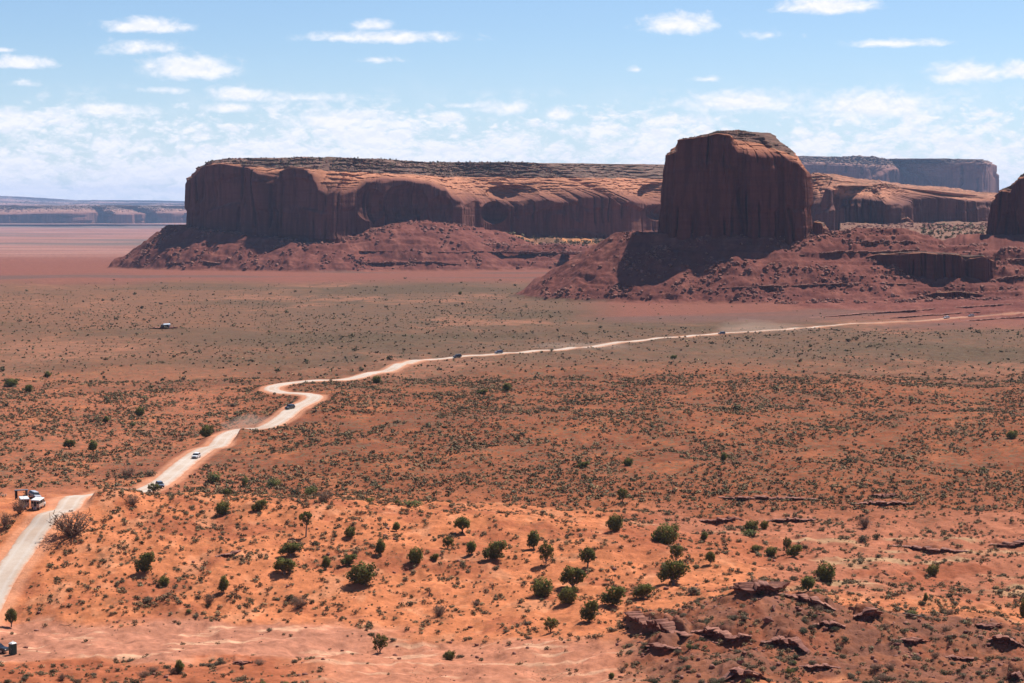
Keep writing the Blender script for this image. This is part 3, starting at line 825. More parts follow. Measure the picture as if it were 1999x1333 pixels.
def mesa(name, st, front, mat, label, step=1.2, rows=(70, 36, 30), seed=0, flute=(5.0, 18.0), crack=3.0, batter=.06, strata=1.6, dents=(), sm=2, top_noise=1.5, zflute=90.0, corner=.5):
    """st: px, d, z base, z cliff top, slope offset, slope top z, cap offset, top z -- the closed outline, front stations first"""
    st = np.array(st, float)
    n = len(st)
    xy = np.stack([U(st[:, 0]) * st[:, 1], st[:, 1]], -1)
    xs, par = [], []
    for i in range(n):
        p0, p1, p2_, p3 = xy[(i - 1) % n], xy[i], xy[(i + 1) % n], xy[(i + 2) % n]
        L = np.hypot(*(p2_ - p1)); m = max(3, int(L / (step if i < front else step * 8)))
        for t_ in np.linspace(0, 1, m, endpoint=False):
            cr = 0.5 * ((2 * p1) + (-p0 + p2_) * t_ + (2 * p0 - 5 * p1 + 4 * p2_ - p3) * t_ ** 2 + (-p0 + 3 * p1 - 3 * p2_ + p3) * t_ ** 3)
            li = p1 + (p2_ - p1) * t_
            xs.append(li * (1 - corner) + cr * corner)
            tt = t_ * t_ * (3 - 2 * t_)
            par.append(st[i, 2:] + (st[(i + 1) % n, 2:] - st[i, 2:]) * tt)
    xs = np.array(xs); par = np.array(par)
    N = len(xs)
    s = np.cumsum(np.r_[0, np.hypot(*np.diff(xs, axis=0).T)])
    tan = np.roll(xs, -sm, 0) - np.roll(xs, sm, 0); tan /= np.linalg.norm(tan, axis=1)[:, None] + 1e-9
    nor = np.stack([tan[:, 1], -tan[:, 0]], -1)         # outward for an outline that runs left to right in front
    nor = np.stack([smooth1(nor[:, 0], 6), smooth1(nor[:, 1], 6)], -1); nor /= np.linalg.norm(nor, axis=1)[:, None] + 1e-9
    zb, zc, so, zs, co, zt = par.T
    r1, r2, r3 = rows
    R = r1 + r2 + r3
    off = np.zeros((R, N)); zz = np.zeros((R, N)); kind = np.zeros((R, N)); capm = np.zeros((R, N))
    for r in range(R):
        if r < r1:
            q = r / (r1 - 1)
            zz[r] = zb - 14 + (zc - zb + 14) * q; off[r] = batter * np.maximum(zz[r] - zb, -4); kind[r] = 1
        elif r < r1 + r2:
            q = (r - r1 + 1) / r2
            o1 = batter * (zc - zb)
            qq = 1 - (1 - q) ** 1.35
            zz[r] = zc + (zs - zc) * qq; off[r] = o1 + (np.maximum(so, .5)) * q; kind[r] = 0
        else:
            q = (r - r1 - r2 + 1) / r3
            o2 = batter * (zc - zb) + np.maximum(so, .5)
            zz[r] = zs + (zt - zs) * q; off[r] = o2 + co * q; capm[r] = 1
    # round the cliff edge
    for _ in range(3):
        a = off.copy(); bz = zz.copy()
        a[1:-1] = (off[:-2] + off[1:-1] * 2 + off[2:]) / 4; bz[1:-1] = (zz[:-2] + zz[1:-1] * 2 + zz[2:]) / 4
        m_ = np.zeros(R); m_[r1 - 6:r1 + 8] = 1
        off = off * (1 - m_[:, None]) + a * m_[:, None]; zz = zz * (1 - m_[:, None]) + bz * m_[:, None]
    ss = np.broadcast_to(s, (R, N))
    # the top draws in towards the long axis of the outline
    mu = (xs.max(0) + xs.min(0)) / 2
    ev, evec = np.linalg.eigh(np.cov((xs - mu).T)); ax = evec[:, 1]; bx_ = evec[:, 0]
    al_ = (xs - mu) @ ax; ac_ = (xs - mu) @ bx_
    hw = (ac_.max() - ac_.min()) / 2; lo_, hi_ = al_.min() + hw, al_.max() - hw
    if lo_ > hi_: lo_ = hi_ = (lo_ + hi_) / 2
    tgt = mu + np.clip(al_, lo_, hi_)[:, None] * ax + ((ac_.max() + ac_.min()) / 2) * bx_
    inn = tgt - xs; lim = np.linalg.norm(inn, axis=1); inn /= lim[:, None] + 1e-9
    inn = np.stack([smooth1(inn[:, 0], 8), smooth1(inn[:, 1], 8)], -1); inn /= np.linalg.norm(inn, axis=1)[:, None] + 1e-9
    off = lim * .8 * np.tanh(off / (lim * .8))
    A, wl = flute
    # fade noise at the seam of the outline
    fl = A * (fbm(ss / wl, zz / (zflute * 2.5), 2, seed + 1, .55, 2.6)) + .45 * A * ridge(ss / (wl * .42), zz / (zflute * 2.2), 2, seed + 3) + .22 * A * fbm(ss / (wl * .15), zz / (zflute * .8), 3, seed + 5)
    def panels(w_, sd):
        # flat faces between irregular vertical edges, changing at a few breaks in height
        r9 = np.random.default_rng(seed + sd)
        nk = max(6, int(s[-1] / w_)); kn = np.sort(r9.uniform(0, s[-1], nk)); acc = 0
        lv = zz / (zflute * .42) + .35 * perlin(ss / (w_ * 2.5), ss * 0 + sd, seed + sd); k0 = np.floor(lv); fr = sstep(lv - k0, .86, 1.0)
        va = r9.uniform(-1, 1, nk); vb = va[None, :] * .75 + .45 * r9.uniform(-1, 1, (24, nk))
        A0 = np.array([np.interp(s, kn, vb[q], period=s[-1]) for q in range(24)])
        i0 = (k0.astype(int)) % 24; jj = np.broadcast_to(np.arange(N), (R, N))
        return A0[i0, jj] * (1 - fr) + A0[(i0 + 1) % 24, jj] * fr
    fl = .10 * fl + A * (1.0 * panels(wl * .9, 61) + .42 * panels(wl * .33, 63) + .14 * panels(wl * .12, 65))
    cr_n = perlin(ss / (wl * .7) + .10 * perlin(zz / 30, ss / 60, seed + 4), zz / (zflute * 5), seed + 9)
    cr_ = -crack * np.exp(-(cr_n / .055) ** 2) * sstep(fbm(ss / (wl * 3), zz / 60, 2, seed + 12), -.05, .15)
    cliffw = np.clip(kind + .0, 0, 1)
    cliffw = np.where(np.arange(R)[:, None] >= r1, np.clip(1 - (np.arange(R)[:, None] - r1) / (r2 * .5), .0, 1), 1.0)
    bed = fbm(zz / 7.0, ss / 220, 3, seed + 20)
    step_n = fbm(zz / 2.9, ss / 45, 3, seed + 22)
    out = fl * (.16 + .84 * cliffw) + cr_ * cliffw + .7 * bed * cliffw
    out += capm * strata * (np.tanh(step_n * 7) + 1.1 * fbm(ss / 11, zz / 7, 4, seed + 25, .65))
    out += (1 - cliffw) * (1 - capm) * (strata * .85 * np.tanh(step_n * 9) + .30 * A * fbm(ss / (wl * 1.3), off / (wl * .8), 4, seed + 27) - (crack * .35) * np.exp(-(perlin(ss / (wl * 1.6) + off / (wl * 2), off / (wl * 3), seed + 28) / .05) ** 2))
    zz2 = zz + (1 - cliffw) * fbm(ss / 16, off / 16, 4, seed + 30) * top_noise
    X = xs[:, 0] + inn[:, 0] * off + nor[:, 0] * out
    Y = xs[:, 1] + inn[:, 1] * off + nor[:, 1] * out
    if len(dents):
        px_, py_ = project(X, Y, zz2)
        for (dx_, dy_, rx_, ry_, dep) in dents:
            g_ = np.clip(1 - (((px_ - dx_) / rx_) ** 2 + ((py_ - dy_) / ry_) ** 2), 0, 1) ** .7
            g_ = g_ * (nor[:, 1] < .2)
            X -= nor[:, 0] * g_ * dep; Y -= nor[:, 1] * g_ * dep
    V = np.stack([X, Y, zz2], -1)
    # top: rings towards the middle
    c0 = np.array([X[-1].mean(), Y[-1].mean()])
    tops = []
    for q in (.06, .16, .3, .5, .75):
        tx = X[-1] + (c0[0] - X[-1]) * q; ty = Y[-1] + (c0[1] - Y[-1]) * q
        tz = zz2[-1] + q * (zt.mean() - zz2[-1]) + fbm(tx / 25, ty / 25, 3, seed + 40) * top_noise * .8
        tops.append(np.stack([tx, ty, tz], -1))
    V = np.concatenate([V, np.array(tops)], 0)
    RR = V.shape[0]
    verts = np.concatenate([V.reshape(-1, 3), [[c0[0], c0[1], zt.mean()]]])
    fc = grid_faces(RR, N, True)
    me = bpy.data.meshes.new(name)
    last = (RR - 1) * N
    j = np.arange(N)
    fan = np.stack([last + j, last + (j + 1) % N, np.full(N, RR * N), np.full(N, RR * N)], -1)
    faces = np.concatenate([fc, fan])
    # write quads, then the fan as triangles
    nf4 = len(fc)
    me.vertices.add(len(verts)); me.vertices.foreach_set('co', verts.astype(np.float32).ravel())
    li = np.concatenate([fc.ravel(), fan[:, :3].ravel()]).astype(np.int32)
    me.loops.add(len(li)); me.loops.foreach_set('vertex_index', li)
    me.polygons.add(nf4 + N)
    tot = np.r_[np.full(nf4, 4), np.full(N, 3)].astype(np.int32)
    me.polygons.foreach_set('loop_total', tot); me.polygons.foreach_set('loop_start', np.r_[0, np.cumsum(tot)[:-1]].astype(np.int32))
    me.polygons.foreach_set('use_smooth', np.zeros(nf4 + N, bool))
    CAPS[name] = (V, capm, R, N, int(N * .62))
    me.update()
    cl = np.concatenate([np.clip(cliffw + np.zeros((R, N)), 0, 1).ravel(), np.zeros(5 * N + 1)])
    cp_ = np.concatenate([capm.ravel(), np.ones(5 * N + 1)])
    set_f(me, cl, 'cliff'); set_f(me, cp_, 'cap')
    return obj(name, me, mat, kind='structure', label=label, category=name.replace('_', ' '))

CAPS = {}
def zE(py, d): return float(E(py)) * d

# helper: a station from photo rows at distance d
def stn(px, d, yb, yc, so, ys, co, yt, zb=None):
    return (px, d, zE(yb, d) if zb is None else zb, zE(yc, d), so, zE(ys, d + so), co, zE(yt, d + so + co))

# front butte
bz = -26
mesa('butte', [
    stn(1288, 1850, 462, 303, 3, 301, 3, 299), stn(1291, 1826, 462, 303, 3, 300, 3, 298), stn(1306, 1812, 462, 300, 2, 297, 2, 295), stn(1312, 1808, 462, 274, 2, 272, 3, 271), stn(1336, 1802, 462, 271, 2, 270, 3, 268), stn(1362, 1799, 462, 267, 2, 266, 4, 262), stn(1392, 1796, 462, 262, 2, 260, 6, 255),
    stn(1420, 1796, 462, 266, 4, 262, 12, 254), stn(1434, 1797, 462, 284, 22, 272, 24, 254), stn(1446, 1798, 462, 298, 30, 275, 26, 254), stn(1475, 1795, 462, 304, 34, 276, 26, 255), stn(1508, 1798, 462, 306, 30, 279, 26, 259), stn(1522, 1801, 462, 304, 24, 284, 24, 263),
    stn(1535, 1797, 462, 306, 20, 288, 20, 268), stn(1560, 1799, 462, 318, 20, 296, 16, 278), stn(1580, 1806, 462, 335, 14, 306, 14, 290), stn(1583, 1825, 462, 345, 12, 315, 14, 300),
    stn(1582, 1860, 455, 340, 10, 312, 14, 300), stn(1572, 1930, 455, 320, 10, 300, 14, 285), stn(1520, 1965, 455, 290, 10, 275, 14, 262), stn(1400, 1970, 455, 280, 10, 268, 14, 260), stn(1310, 1935, 455, 290, 10, 280, 10, 270), stn(1292, 1890, 458, 300, 8, 288, 8, 275)],
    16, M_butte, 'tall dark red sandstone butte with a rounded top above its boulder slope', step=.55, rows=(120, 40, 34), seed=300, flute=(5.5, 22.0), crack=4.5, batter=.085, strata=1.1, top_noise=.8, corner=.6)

# dark bench cliff to the right of the butte
mesa('rock_bench', [
    stn(1688, 1790, 512, 503, 1, 501, 3, 500), stn(1715, 1772, 528, 498, 1, 496, 3, 494), stn(1760, 1758, 545, 496, 1, 494, 3, 492), stn(1800, 1752, 556, 495, 1, 493, 3, 491), stn(1850, 1749, 566, 498, 1, 496, 3, 494), stn(1876, 1749, 570, 500, 1, 498, 3, 495), stn(1886, 1756, 566, 512, 1, 509, 3, 507), stn(1902, 1752, 568, 506, 1, 503, 3, 500), stn(1926, 1746, 566, 502, 1, 500, 3, 498), stn(1940, 1754, 560, 510, 1, 507, 3, 505), stn(1947, 1778, 545, 514, 1, 511, 3, 509),
    stn(1940, 1832, 520, 500, 1, 497, 3, 495), stn(1820, 1852, 500, 490, 1, 488, 3, 486), stn(1700, 1837, 500, 492, 1, 490, 3, 488)],
    11, M_butte, 'dark shaded rock bench jutting out to the right below the butte', step=.6, rows=(50, 4, 10), seed=345, flute=(5.5, 14.0), crack=3.5, batter=.10, strata=.8, top_noise=.8)
mesa('rock_bench', [
    stn(1812, 1702, 588, 576, 1, 574, 2, 573), stn(1835, 1692, 590, 572, 1, 570, 2, 569), stn(1870, 1688, 594, 571, 1, 569, 2, 568), stn(1905, 1690, 594, 574, 1, 572, 2, 571), stn(1932, 1702, 590, 578, 1, 577, 2, 576), stn(1900, 1740, 580, 572, 1, 571, 2, 570), stn(1830, 1740, 580, 572, 1, 571, 2, 570)],
    5, M_butte, 'small dark rock bench low on the red slope at the right', step=.6, rows=(30, 4, 8), seed=365, flute=(3.0, 9.0), crack=2, batter=.10, strata=.6, top_noise=.6)
# foot spur on the right of the butte
mesa('rock_spur', [
    stn(1585, 1815, 466, 435, 1, 432, 3, 430), stn(1600, 1812, 468, 438, 1, 434, 3, 432), stn(1612, 1815, 468, 447, 1, 444, 3, 442), stn(1622, 1828, 466, 452, 1, 450, 3, 448), stn(1610, 1850, 466, 440, 1, 436, 3, 434), stn(1590, 1850, 466, 436, 1, 434, 3, 432)],
    5, M_butte, 'low broken rock step at the right foot of the dark butte', step=.5, rows=(40, 4, 8), seed=330, flute=(2.2, 7.0), crack=1.5, batter=.1, strata=.8, top_noise=.8)

# left mesa
mesa('mesa', [
    stn(363, 2795, 440, 352, 2, 350, 3, 349), stn(369, 2775, 446, 350, 2, 348, 3, 346), stn(379, 2762, 450, 346, 2, 330, 6, 326), stn(400, 2750, 454, 324, 3, 320, 10, 313), stn(430, 2735, 458, 320, 3, 317, 22, 309), stn(480, 2715, 464, 327, 4, 324, 25, 308),
    stn(512, 2704, 467, 342, 18, 328, 26, 308), stn(538, 2696, 470, 348, 22, 329, 26, 308), stn(548, 2686, 471, 334, 6, 328, 28, 308), stn(565, 2676, 474, 328, 3, 325, 28, 307), stn(590, 2672, 476, 330, 4, 326, 28, 307), stn(610, 2666, 479, 340, 12, 331, 30, 307), stn(624, 2660, 482, 372, 40, 334, 32, 307), stn(640, 2652, 485, 382, 46, 335, 34, 308), stn(655, 2650, 485, 372, 44, 335, 34, 309),
    stn(668, 2666, 482, 380, 50, 336, 34, 309), stn(690, 2690, 462, 372, 50, 337, 36, 310), stn(715, 2705, 452, 356, 50, 337, 38, 311), stn(750, 2730, 445, 350, 50, 338, 40, 312), stn(790, 2750, 445, 352, 56, 340, 42, 314), stn(830, 2765, 448, 358, 62, 342, 44, 315),
    stn(868, 2780, 452, 372, 70, 344, 46, 317), stn(890, 2790, 455, 392, 90, 345, 50, 318), stn(905, 2812, 456, 398, 96, 345, 50, 318), stn(925, 2850, 458, 390, 84, 346, 52, 318), stn(960, 2890, 460, 400, 90, 346, 54, 318), stn(1010, 2905, 462, 402, 100, 347, 54, 318), stn(1060, 2915, 463, 390, 96, 347, 56, 319),
    stn(1110, 2925, 464, 396, 96, 347, 56, 319), stn(1150, 2940, 464, 384, 90, 347, 56, 320), stn(1190, 2955, 465, 384, 90, 347, 56, 320), stn(1215, 2965, 465, 400, 96, 348, 58, 321), stn(1232, 2968, 465, 392, 90, 348, 58, 321), stn(1250, 2985, 466, 396, 80, 348, 58, 322), stn(1290, 3060, 466, 402, 70, 349, 58, 322),
    stn(1340, 3110, 466, 400, 70, 350, 58, 323), stn(1400, 3150, 466, 400, 70, 350, 58, 323), stn(1450, 3400, 466, 380, 60, 352, 50, 325), stn(1300, 3900, 466, 380, 60, 352, 50, 330), stn(1000, 4000, 466, 380, 60, 350, 50, 328), stn(600, 3700, 466, 360, 40, 345, 50, 322), stn(420, 3300, 460, 350, 20, 340, 30, 320), stn(375, 2960, 450, 345, 10, 338, 10, 320)],
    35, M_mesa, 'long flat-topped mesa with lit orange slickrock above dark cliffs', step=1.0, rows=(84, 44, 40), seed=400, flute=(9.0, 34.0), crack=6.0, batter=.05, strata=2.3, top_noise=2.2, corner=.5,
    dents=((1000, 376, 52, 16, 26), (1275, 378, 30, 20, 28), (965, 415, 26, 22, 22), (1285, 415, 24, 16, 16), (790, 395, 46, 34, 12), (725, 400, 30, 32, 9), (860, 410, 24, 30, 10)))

# middle mesa behind the butte
mesa('slickrock_mesa', [
    stn(1545, 2900, 470, 392, 30, 352, 30, 338), stn(1575, 2880, 470, 400, 40, 356, 30, 340), stn(1600, 2860, 470, 398, 40, 360, 20, 346), stn(1612, 2840, 470, 368, 20, 362, 14, 358), stn(1625, 2850, 470, 375, 14, 366, 14, 362), stn(1634, 2960, 468, 392, 40, 372, 20, 366), stn(1680, 2975, 468, 388, 60, 374, 40, 367),
    stn(1715, 2965, 468, 392, 60, 376, 40, 366), stn(1735, 2950, 468, 400, 50, 380, 30, 368), stn(1752, 2960, 468, 398, 70, 378, 40, 364), stn(1765, 3040, 466, 400, 90, 372, 50, 362), stn(1800, 3090, 464, 388, 110, 368, 60, 360), stn(1850, 3100, 464, 386, 110, 370, 60, 362), stn(1890, 3110, 464, 392, 90, 380, 60, 374),
    stn(1925, 3130, 464, 394, 60, 386, 50, 381), stn(1960, 3170, 464, 394, 60, 388, 50, 384), stn(2060, 3200, 464, 394, 60, 388, 50, 384), stn(2060, 3700, 464, 394, 60, 388, 50, 380), stn(1800, 3900, 464, 394, 60, 380, 50, 366), stn(1560, 3700, 464, 394, 60, 370, 50, 350)],
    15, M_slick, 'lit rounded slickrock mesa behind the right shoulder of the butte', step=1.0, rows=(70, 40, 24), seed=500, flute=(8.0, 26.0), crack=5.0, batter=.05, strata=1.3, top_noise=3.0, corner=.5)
# little tower at its foot
mesa('rock_tower', [
    stn(1755, 2935, 468, 432, 2, 426, 3, 424), stn(1770, 2925, 468, 428, 2, 424, 3, 421), stn(1784, 2930, 468, 436, 2, 430, 3, 428), stn(1794, 2940, 468, 448, 2, 444, 3, 442), stn(1785, 2980, 468, 440, 2, 436, 3, 434), stn(1762, 2980, 468, 432, 2, 428, 3, 426)],
    4, M_mesa, 'short broken rock tower at the foot of the slickrock mesa', step=.8, rows=(36, 6, 8), seed=530, flute=(3.5, 9.0), crack=2.0, batter=.12, strata=1.0, top_noise=1.5)

# far blue mesa on the right
mesa('distant_mesa', [
    stn(1480, 9135, 410, 322, 30, 316, 60, 306), stn(1580, 8990, 410, 322, 30, 317, 60, 307), stn(1650, 8917, 410, 324, 40, 318, 60, 305), stn(1690, 8845, 410, 330, 50, 322, 60, 305), stn(1720, 8917, 410, 332, 60, 322, 60, 309), stn(1745, 9062, 410, 330, 50, 322, 60, 312), stn(1765, 9135, 410, 345, 160, 320, 60, 313),
    stn(1798, 9062, 410, 350, 200, 320, 60, 312), stn(1838, 8917, 405, 362, 220, 320, 60, 312), stn(1854, 8845, 400, 330, 30, 318, 50, 311), stn(1888, 8816, 400, 322, 20, 316, 40, 311), stn(1924, 8816, 400, 322, 14, 316, 20, 312), stn(1931, 8990, 400, 324, 14, 318, 20, 313),
    stn(1932, 9715, 400, 324, 14, 318, 20, 315), stn(1700, 10440, 400, 324, 30, 318, 60, 315), stn(1480, 10150, 400, 324, 30, 318, 60, 315)],
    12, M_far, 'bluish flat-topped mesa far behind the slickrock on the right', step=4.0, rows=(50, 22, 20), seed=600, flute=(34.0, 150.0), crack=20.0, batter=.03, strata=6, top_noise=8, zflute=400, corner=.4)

# butte cut by the right edge of the frame
mesa('rock_butte', [
    stn(1926, 2010, 472, 405, 4, 392, 5, 380), stn(1934, 1990, 474, 392, 3, 380, 5, 371), stn(1945, 1982, 476, 376, 2, 371, 4, 368), stn(1956, 1982, 476, 374, 2, 371, 4, 368), stn(1966, 1984, 476, 376, 2, 372, 4, 369), stn(1974, 1982, 476, 362, 3, 356, 5, 351), stn(1986, 1978, 476, 352, 5, 346, 6, 340), stn(2010, 1975, 476, 345, 5, 338, 6, 332),
    stn(2060, 1975, 476, 335, 6, 328, 6, 320), stn(2120, 1985, 476, 335, 6, 328, 6, 320), stn(2130, 2040, 476, 335, 6, 328, 6, 320), stn(2060, 2080, 476, 340, 6, 335, 6, 328), stn(1970, 2065, 474, 375, 4, 365, 6, 355), stn(1935, 2040, 472, 392, 3, 385, 5, 375)],
    10, M_butte, 'dark red butte cut off by the right edge of the picture', step=.6, rows=(90, 14, 14), seed=700, flute=(5.0, 14.0), crack=4.5, batter=.10, strata=1.0, top_noise=.8)

# far left cliffs
def far_cliff(name, d, pts, label, seed, depth=2500, flute=(120, 420), strata=12):
    st = [stn(px, d + dd, yb, yc, 250, ys, 250, yt) for (px, dd, yb, yc, ys, yt) in pts]
    n = len(st)
    back = [stn(px, d + depth, pts[-1][2], yc, 100, ys, 100, yt) for (px, dd, yb, yc, ys, yt) in pts[::-3]]
    return mesa(name, st + back, n - 1, M_far, label, step=14, rows=(30, 20, 14), seed=seed, flute=flute, crack=60, batter=.08, strata=strata, top_noise=22, zflute=500, corner=.5)
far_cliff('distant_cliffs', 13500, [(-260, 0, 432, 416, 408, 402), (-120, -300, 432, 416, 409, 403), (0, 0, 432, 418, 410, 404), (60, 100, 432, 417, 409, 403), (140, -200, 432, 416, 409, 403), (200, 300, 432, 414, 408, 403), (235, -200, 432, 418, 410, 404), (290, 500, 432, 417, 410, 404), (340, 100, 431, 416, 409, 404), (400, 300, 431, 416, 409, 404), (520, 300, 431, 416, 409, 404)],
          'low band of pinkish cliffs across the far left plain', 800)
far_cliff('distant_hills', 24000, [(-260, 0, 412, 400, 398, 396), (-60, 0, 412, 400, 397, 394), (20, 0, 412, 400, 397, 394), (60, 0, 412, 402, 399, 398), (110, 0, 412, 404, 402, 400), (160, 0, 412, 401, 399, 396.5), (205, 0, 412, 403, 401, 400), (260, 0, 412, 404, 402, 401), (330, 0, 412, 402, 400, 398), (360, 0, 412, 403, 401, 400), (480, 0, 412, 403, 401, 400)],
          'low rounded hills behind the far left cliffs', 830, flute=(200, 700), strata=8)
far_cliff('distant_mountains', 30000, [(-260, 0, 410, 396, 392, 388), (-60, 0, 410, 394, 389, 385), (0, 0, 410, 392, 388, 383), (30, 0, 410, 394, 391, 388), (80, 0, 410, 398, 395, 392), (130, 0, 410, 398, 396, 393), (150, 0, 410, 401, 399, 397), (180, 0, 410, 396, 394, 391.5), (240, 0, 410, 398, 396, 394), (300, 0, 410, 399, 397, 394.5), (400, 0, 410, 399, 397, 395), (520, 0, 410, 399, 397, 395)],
          'faint blue mountains on the far left horizon', 860, depth=2500, flute=(200, 1200), strata=10)

# ------------------------------------------------------------------ plants: meshes shared by the copies
def leaf_cloud(n, lobes, size, seed, flat=.0, up=.35):
    """n small leaf sprays spread through a crown made of lobes (cx, cy, cz, rx, ry, rz)"""
    r = np.random.default_rng(seed)
    lobes = np.array(lobes, float)
    vol = lobes[:, 3] * lobes[:, 4] * lobes[:, 5]
    which = r.choice(len(lobes), n, p=vol / vol.sum())
    dirs = r.normal(size=(n, 3)); dirs /= np.linalg.norm(dirs, axis=1)[:, None]
    rad = r.random(n) ** .28
    bump = 1 + .22 * np.sin(dirs[:, 0] * 5 + seed) * np.cos(dirs[:, 2] * 6 + dirs[:, 1] * 4)
    L = lobes[which]
    c = L[:, :3] + dirs * L[:, 3:] * (rad * bump)[:, None]
    c[:, 2] = np.maximum(c[:, 2], size * .3)
    nrm = dirs + r.normal(size=(n, 3)) * .55 + np.array([0, 0, up]); nrm /= np.linalg.norm(nrm, axis=1)[:, None]
    a = np.cross(nrm, r.normal(size=(n, 3))); a /= np.linalg.norm(a, axis=1)[:, None]
    b_ = np.cross(nrm, a)
    sz = size * r.uniform(.55, 1.3, n)[:, None]
    asp = r.uniform(.45, 1.0, n)[:, None]
    V = np.stack([c - a * sz - b_ * sz * asp * .6, c + a * sz * .3 - b_ * sz * asp, c + a * sz + b_ * sz * asp * .5, c - a * sz * .4 + b_ * sz * asp], 1).reshape(-1, 3)
    Fq = np.arange(4 * n).reshape(-1, 4)
    tone = np.clip(.5 + .3 * np.sin(which * 2.3 + seed) + r.normal(size=n) * .22, 0, 1)
    return V, Fq, np.repeat(tone, 4)

def tube(path, radii, sides=6):
    path = np.array(path, float); n = len(path)
    V = []
    for i in range(n):
        t_ = path[min(i + 1, n - 1)] - path[max(i - 1, 0)]; t_ /= np.linalg.norm(t_) + 1e-9
        a = np.cross(t_, [0.3, 1, 0.2]); a /= np.linalg.norm(a) + 1e-9; b_ = np.cross(t_, a)
        an = np.linspace(0, 2 * math.pi, sides, endpoint=False)
        V.append(path[i] + radii[i] * (np.cos(an)[:, None] * a + np.sin(an)[:, None] * b_))
    return np.concatenate(V), grid_faces(n, sides, True)

def join(parts):
    V, Fc, T = [], [], []; k_ = 0
    for v, f_, *t_ in parts:
        V.append(v); Fc.append(f_ + k_); T.append(t_[0] if t_ else np.full(len(v), .3)); k_ += len(v)
    return np.concatenate(V), np.concatenate(Fc), np.concatenate(T)

def limbs(lobes, seed, base=.05, trunk_h=.3, lean=(0, 0), n_sides=6, twist=.12):
    r = np.random.default_rng(seed)
    parts = []
    fork = np.array([lean[0] * .5, lean[1] * .5, trunk_h])
    parts.append(tube([(0, 0, -.12), (lean[0] * .2, lean[1] * .2, trunk_h * .4), fork], [base * 1.35, base, base * .85], n_sides))
    for (cx_, cy_, cz_, rx, ry, rz) in lobes:
        end = np.array([cx_, cy_, cz_ + .1 * rz])
        midp = fork * .5 + end * .5 + r.normal(size=3) * twist
        parts.append(tube([fork - [0, 0, .03], midp, end], [base * .7, base * .42, base * .14], 5))
        for _ in range(2):
            e2 = end + r.normal(size=3) * np.array([rx, ry, rz]) * .6
            parts.append(tube([midp, (midp + e2) / 2 + r.normal(size=3) * .04, e2], [base * .3, base * .2, base * .06], 4))
    return join([(v, f_) for v, f_ in parts])

def leaf_mesh(name, V, Fq, T, mat):
    me = mesh_np(name, V, Fq); set_f(me, T, 'tone'); me.materials.append(mat); return me

# juniper kinds: unit height 1, crowns about 1 wide
JUN = []
def jun(kind, lobes, n, size, trunk_h, base, mat=M_juniper, lean=(0, 0), twist=.08):
    i = len(JUN)
    rj = np.random.default_rng(880 + i); base_l = list(lobes)
    lobes = [(a_, b2, c_, d_ * .84, e_ * .84, f_ * .84) for (a_, b2, c_, d_, e_, f_) in base_l]
    for (a_, b2, c_, d_, e_, f_) in base_l:
        for _ in range(3):
            v_ = rj.normal(size=3); v_ /= np.linalg.norm(v_); sc = rj.uniform(.22, .42)
            lobes.append((a_ + v_[0] * d_ * .95, b2 + v_[1] * e_ * .95, max(.08, c_ + v_[2] * f_ * .95), d_ * sc, e_ * sc, f_ * sc))
    V, Fq, T = leaf_cloud(n, lobes, size, 900 + i)
    tv_, tf, _ = limbs(base_l, 950 + i, base, trunk_h, lean, twist=twist)
    tm = mesh_np('trunk', tv_, tf, True); tm.materials.append(M_bark)
    JUN.append((kind, leaf_mesh('crown', V, Fq, T, mat), tm))
jun('round', [(0, 0, .46, .50, .46, .44), (-.2, .1, .36, .34, .34, .34), (.22, -.08, .38, .34, .36, .34), (0, 0, .2, .42, .4, .2)], 2600, .036, .15, .045)
jun('upright', [(0, 0, .62, .28, .28, .36), (-.05, 0, .35, .34, .32, .3), (.12, .05, .5, .24, .26, .26)], 1900, .036, .12, .04)
jun('spreading', [(-.26, 0, .52, .32, .30, .30), (.28, .05, .58, .32, .3, .32), (0, -.1, .72, .32, .28, .26), (.05, .1, .36, .3, .26, .26), (-.38, .05, .3, .18, .18, .2)], 2300, .036, .14, .055)
jun('leaning', [(-.30, 0, .34, .30, .3, .30), (.10, .05, .56, .38, .34, .38), (.36, -.05, .70, .24, .24, .26), (.05, 0, .22, .34, .3, .2)], 2300, .036, .12, .045, lean=(.12, 0))
jun('open', [(-.26, 0, .62, .22, .22, .24), (.24, .05, .68, .24, .22, .26), (.02, 0, .46, .26, .22, .26), (-.08, .1, .84, .2, .18, .14), (.34, 0, .40, .18, .16, .16), (-.3, 0, .3, .16, .16, .14)], 1500, .034, .16, .04, twist=.1)
jun('umbrella', [(-.20, 0, .58, .30, .28, .28), (.20, .02, .62, .30, .28, .26), (0, 0, .78, .30, .26, .20), (.30, 0, .45, .2, .18, .18), (-.05, 0, .38, .24, .2, .2)], 2100, .034, .2, .045, lean=(.05, 0))
jun('bare', [(-.24, 0, .80, .26, .22, .15), (.22, .02, .84, .24, .22, .13), (0, 0, .93, .20, .2, .08), (.12, 0, .60, .16, .14, .12), (-.28, 0, .5, .12, .1, .08)], 1200, .034, .5, .045, lean=(.12, 0), twist=.1)
JK = {k_[0]: k_ for k_ in JUN}

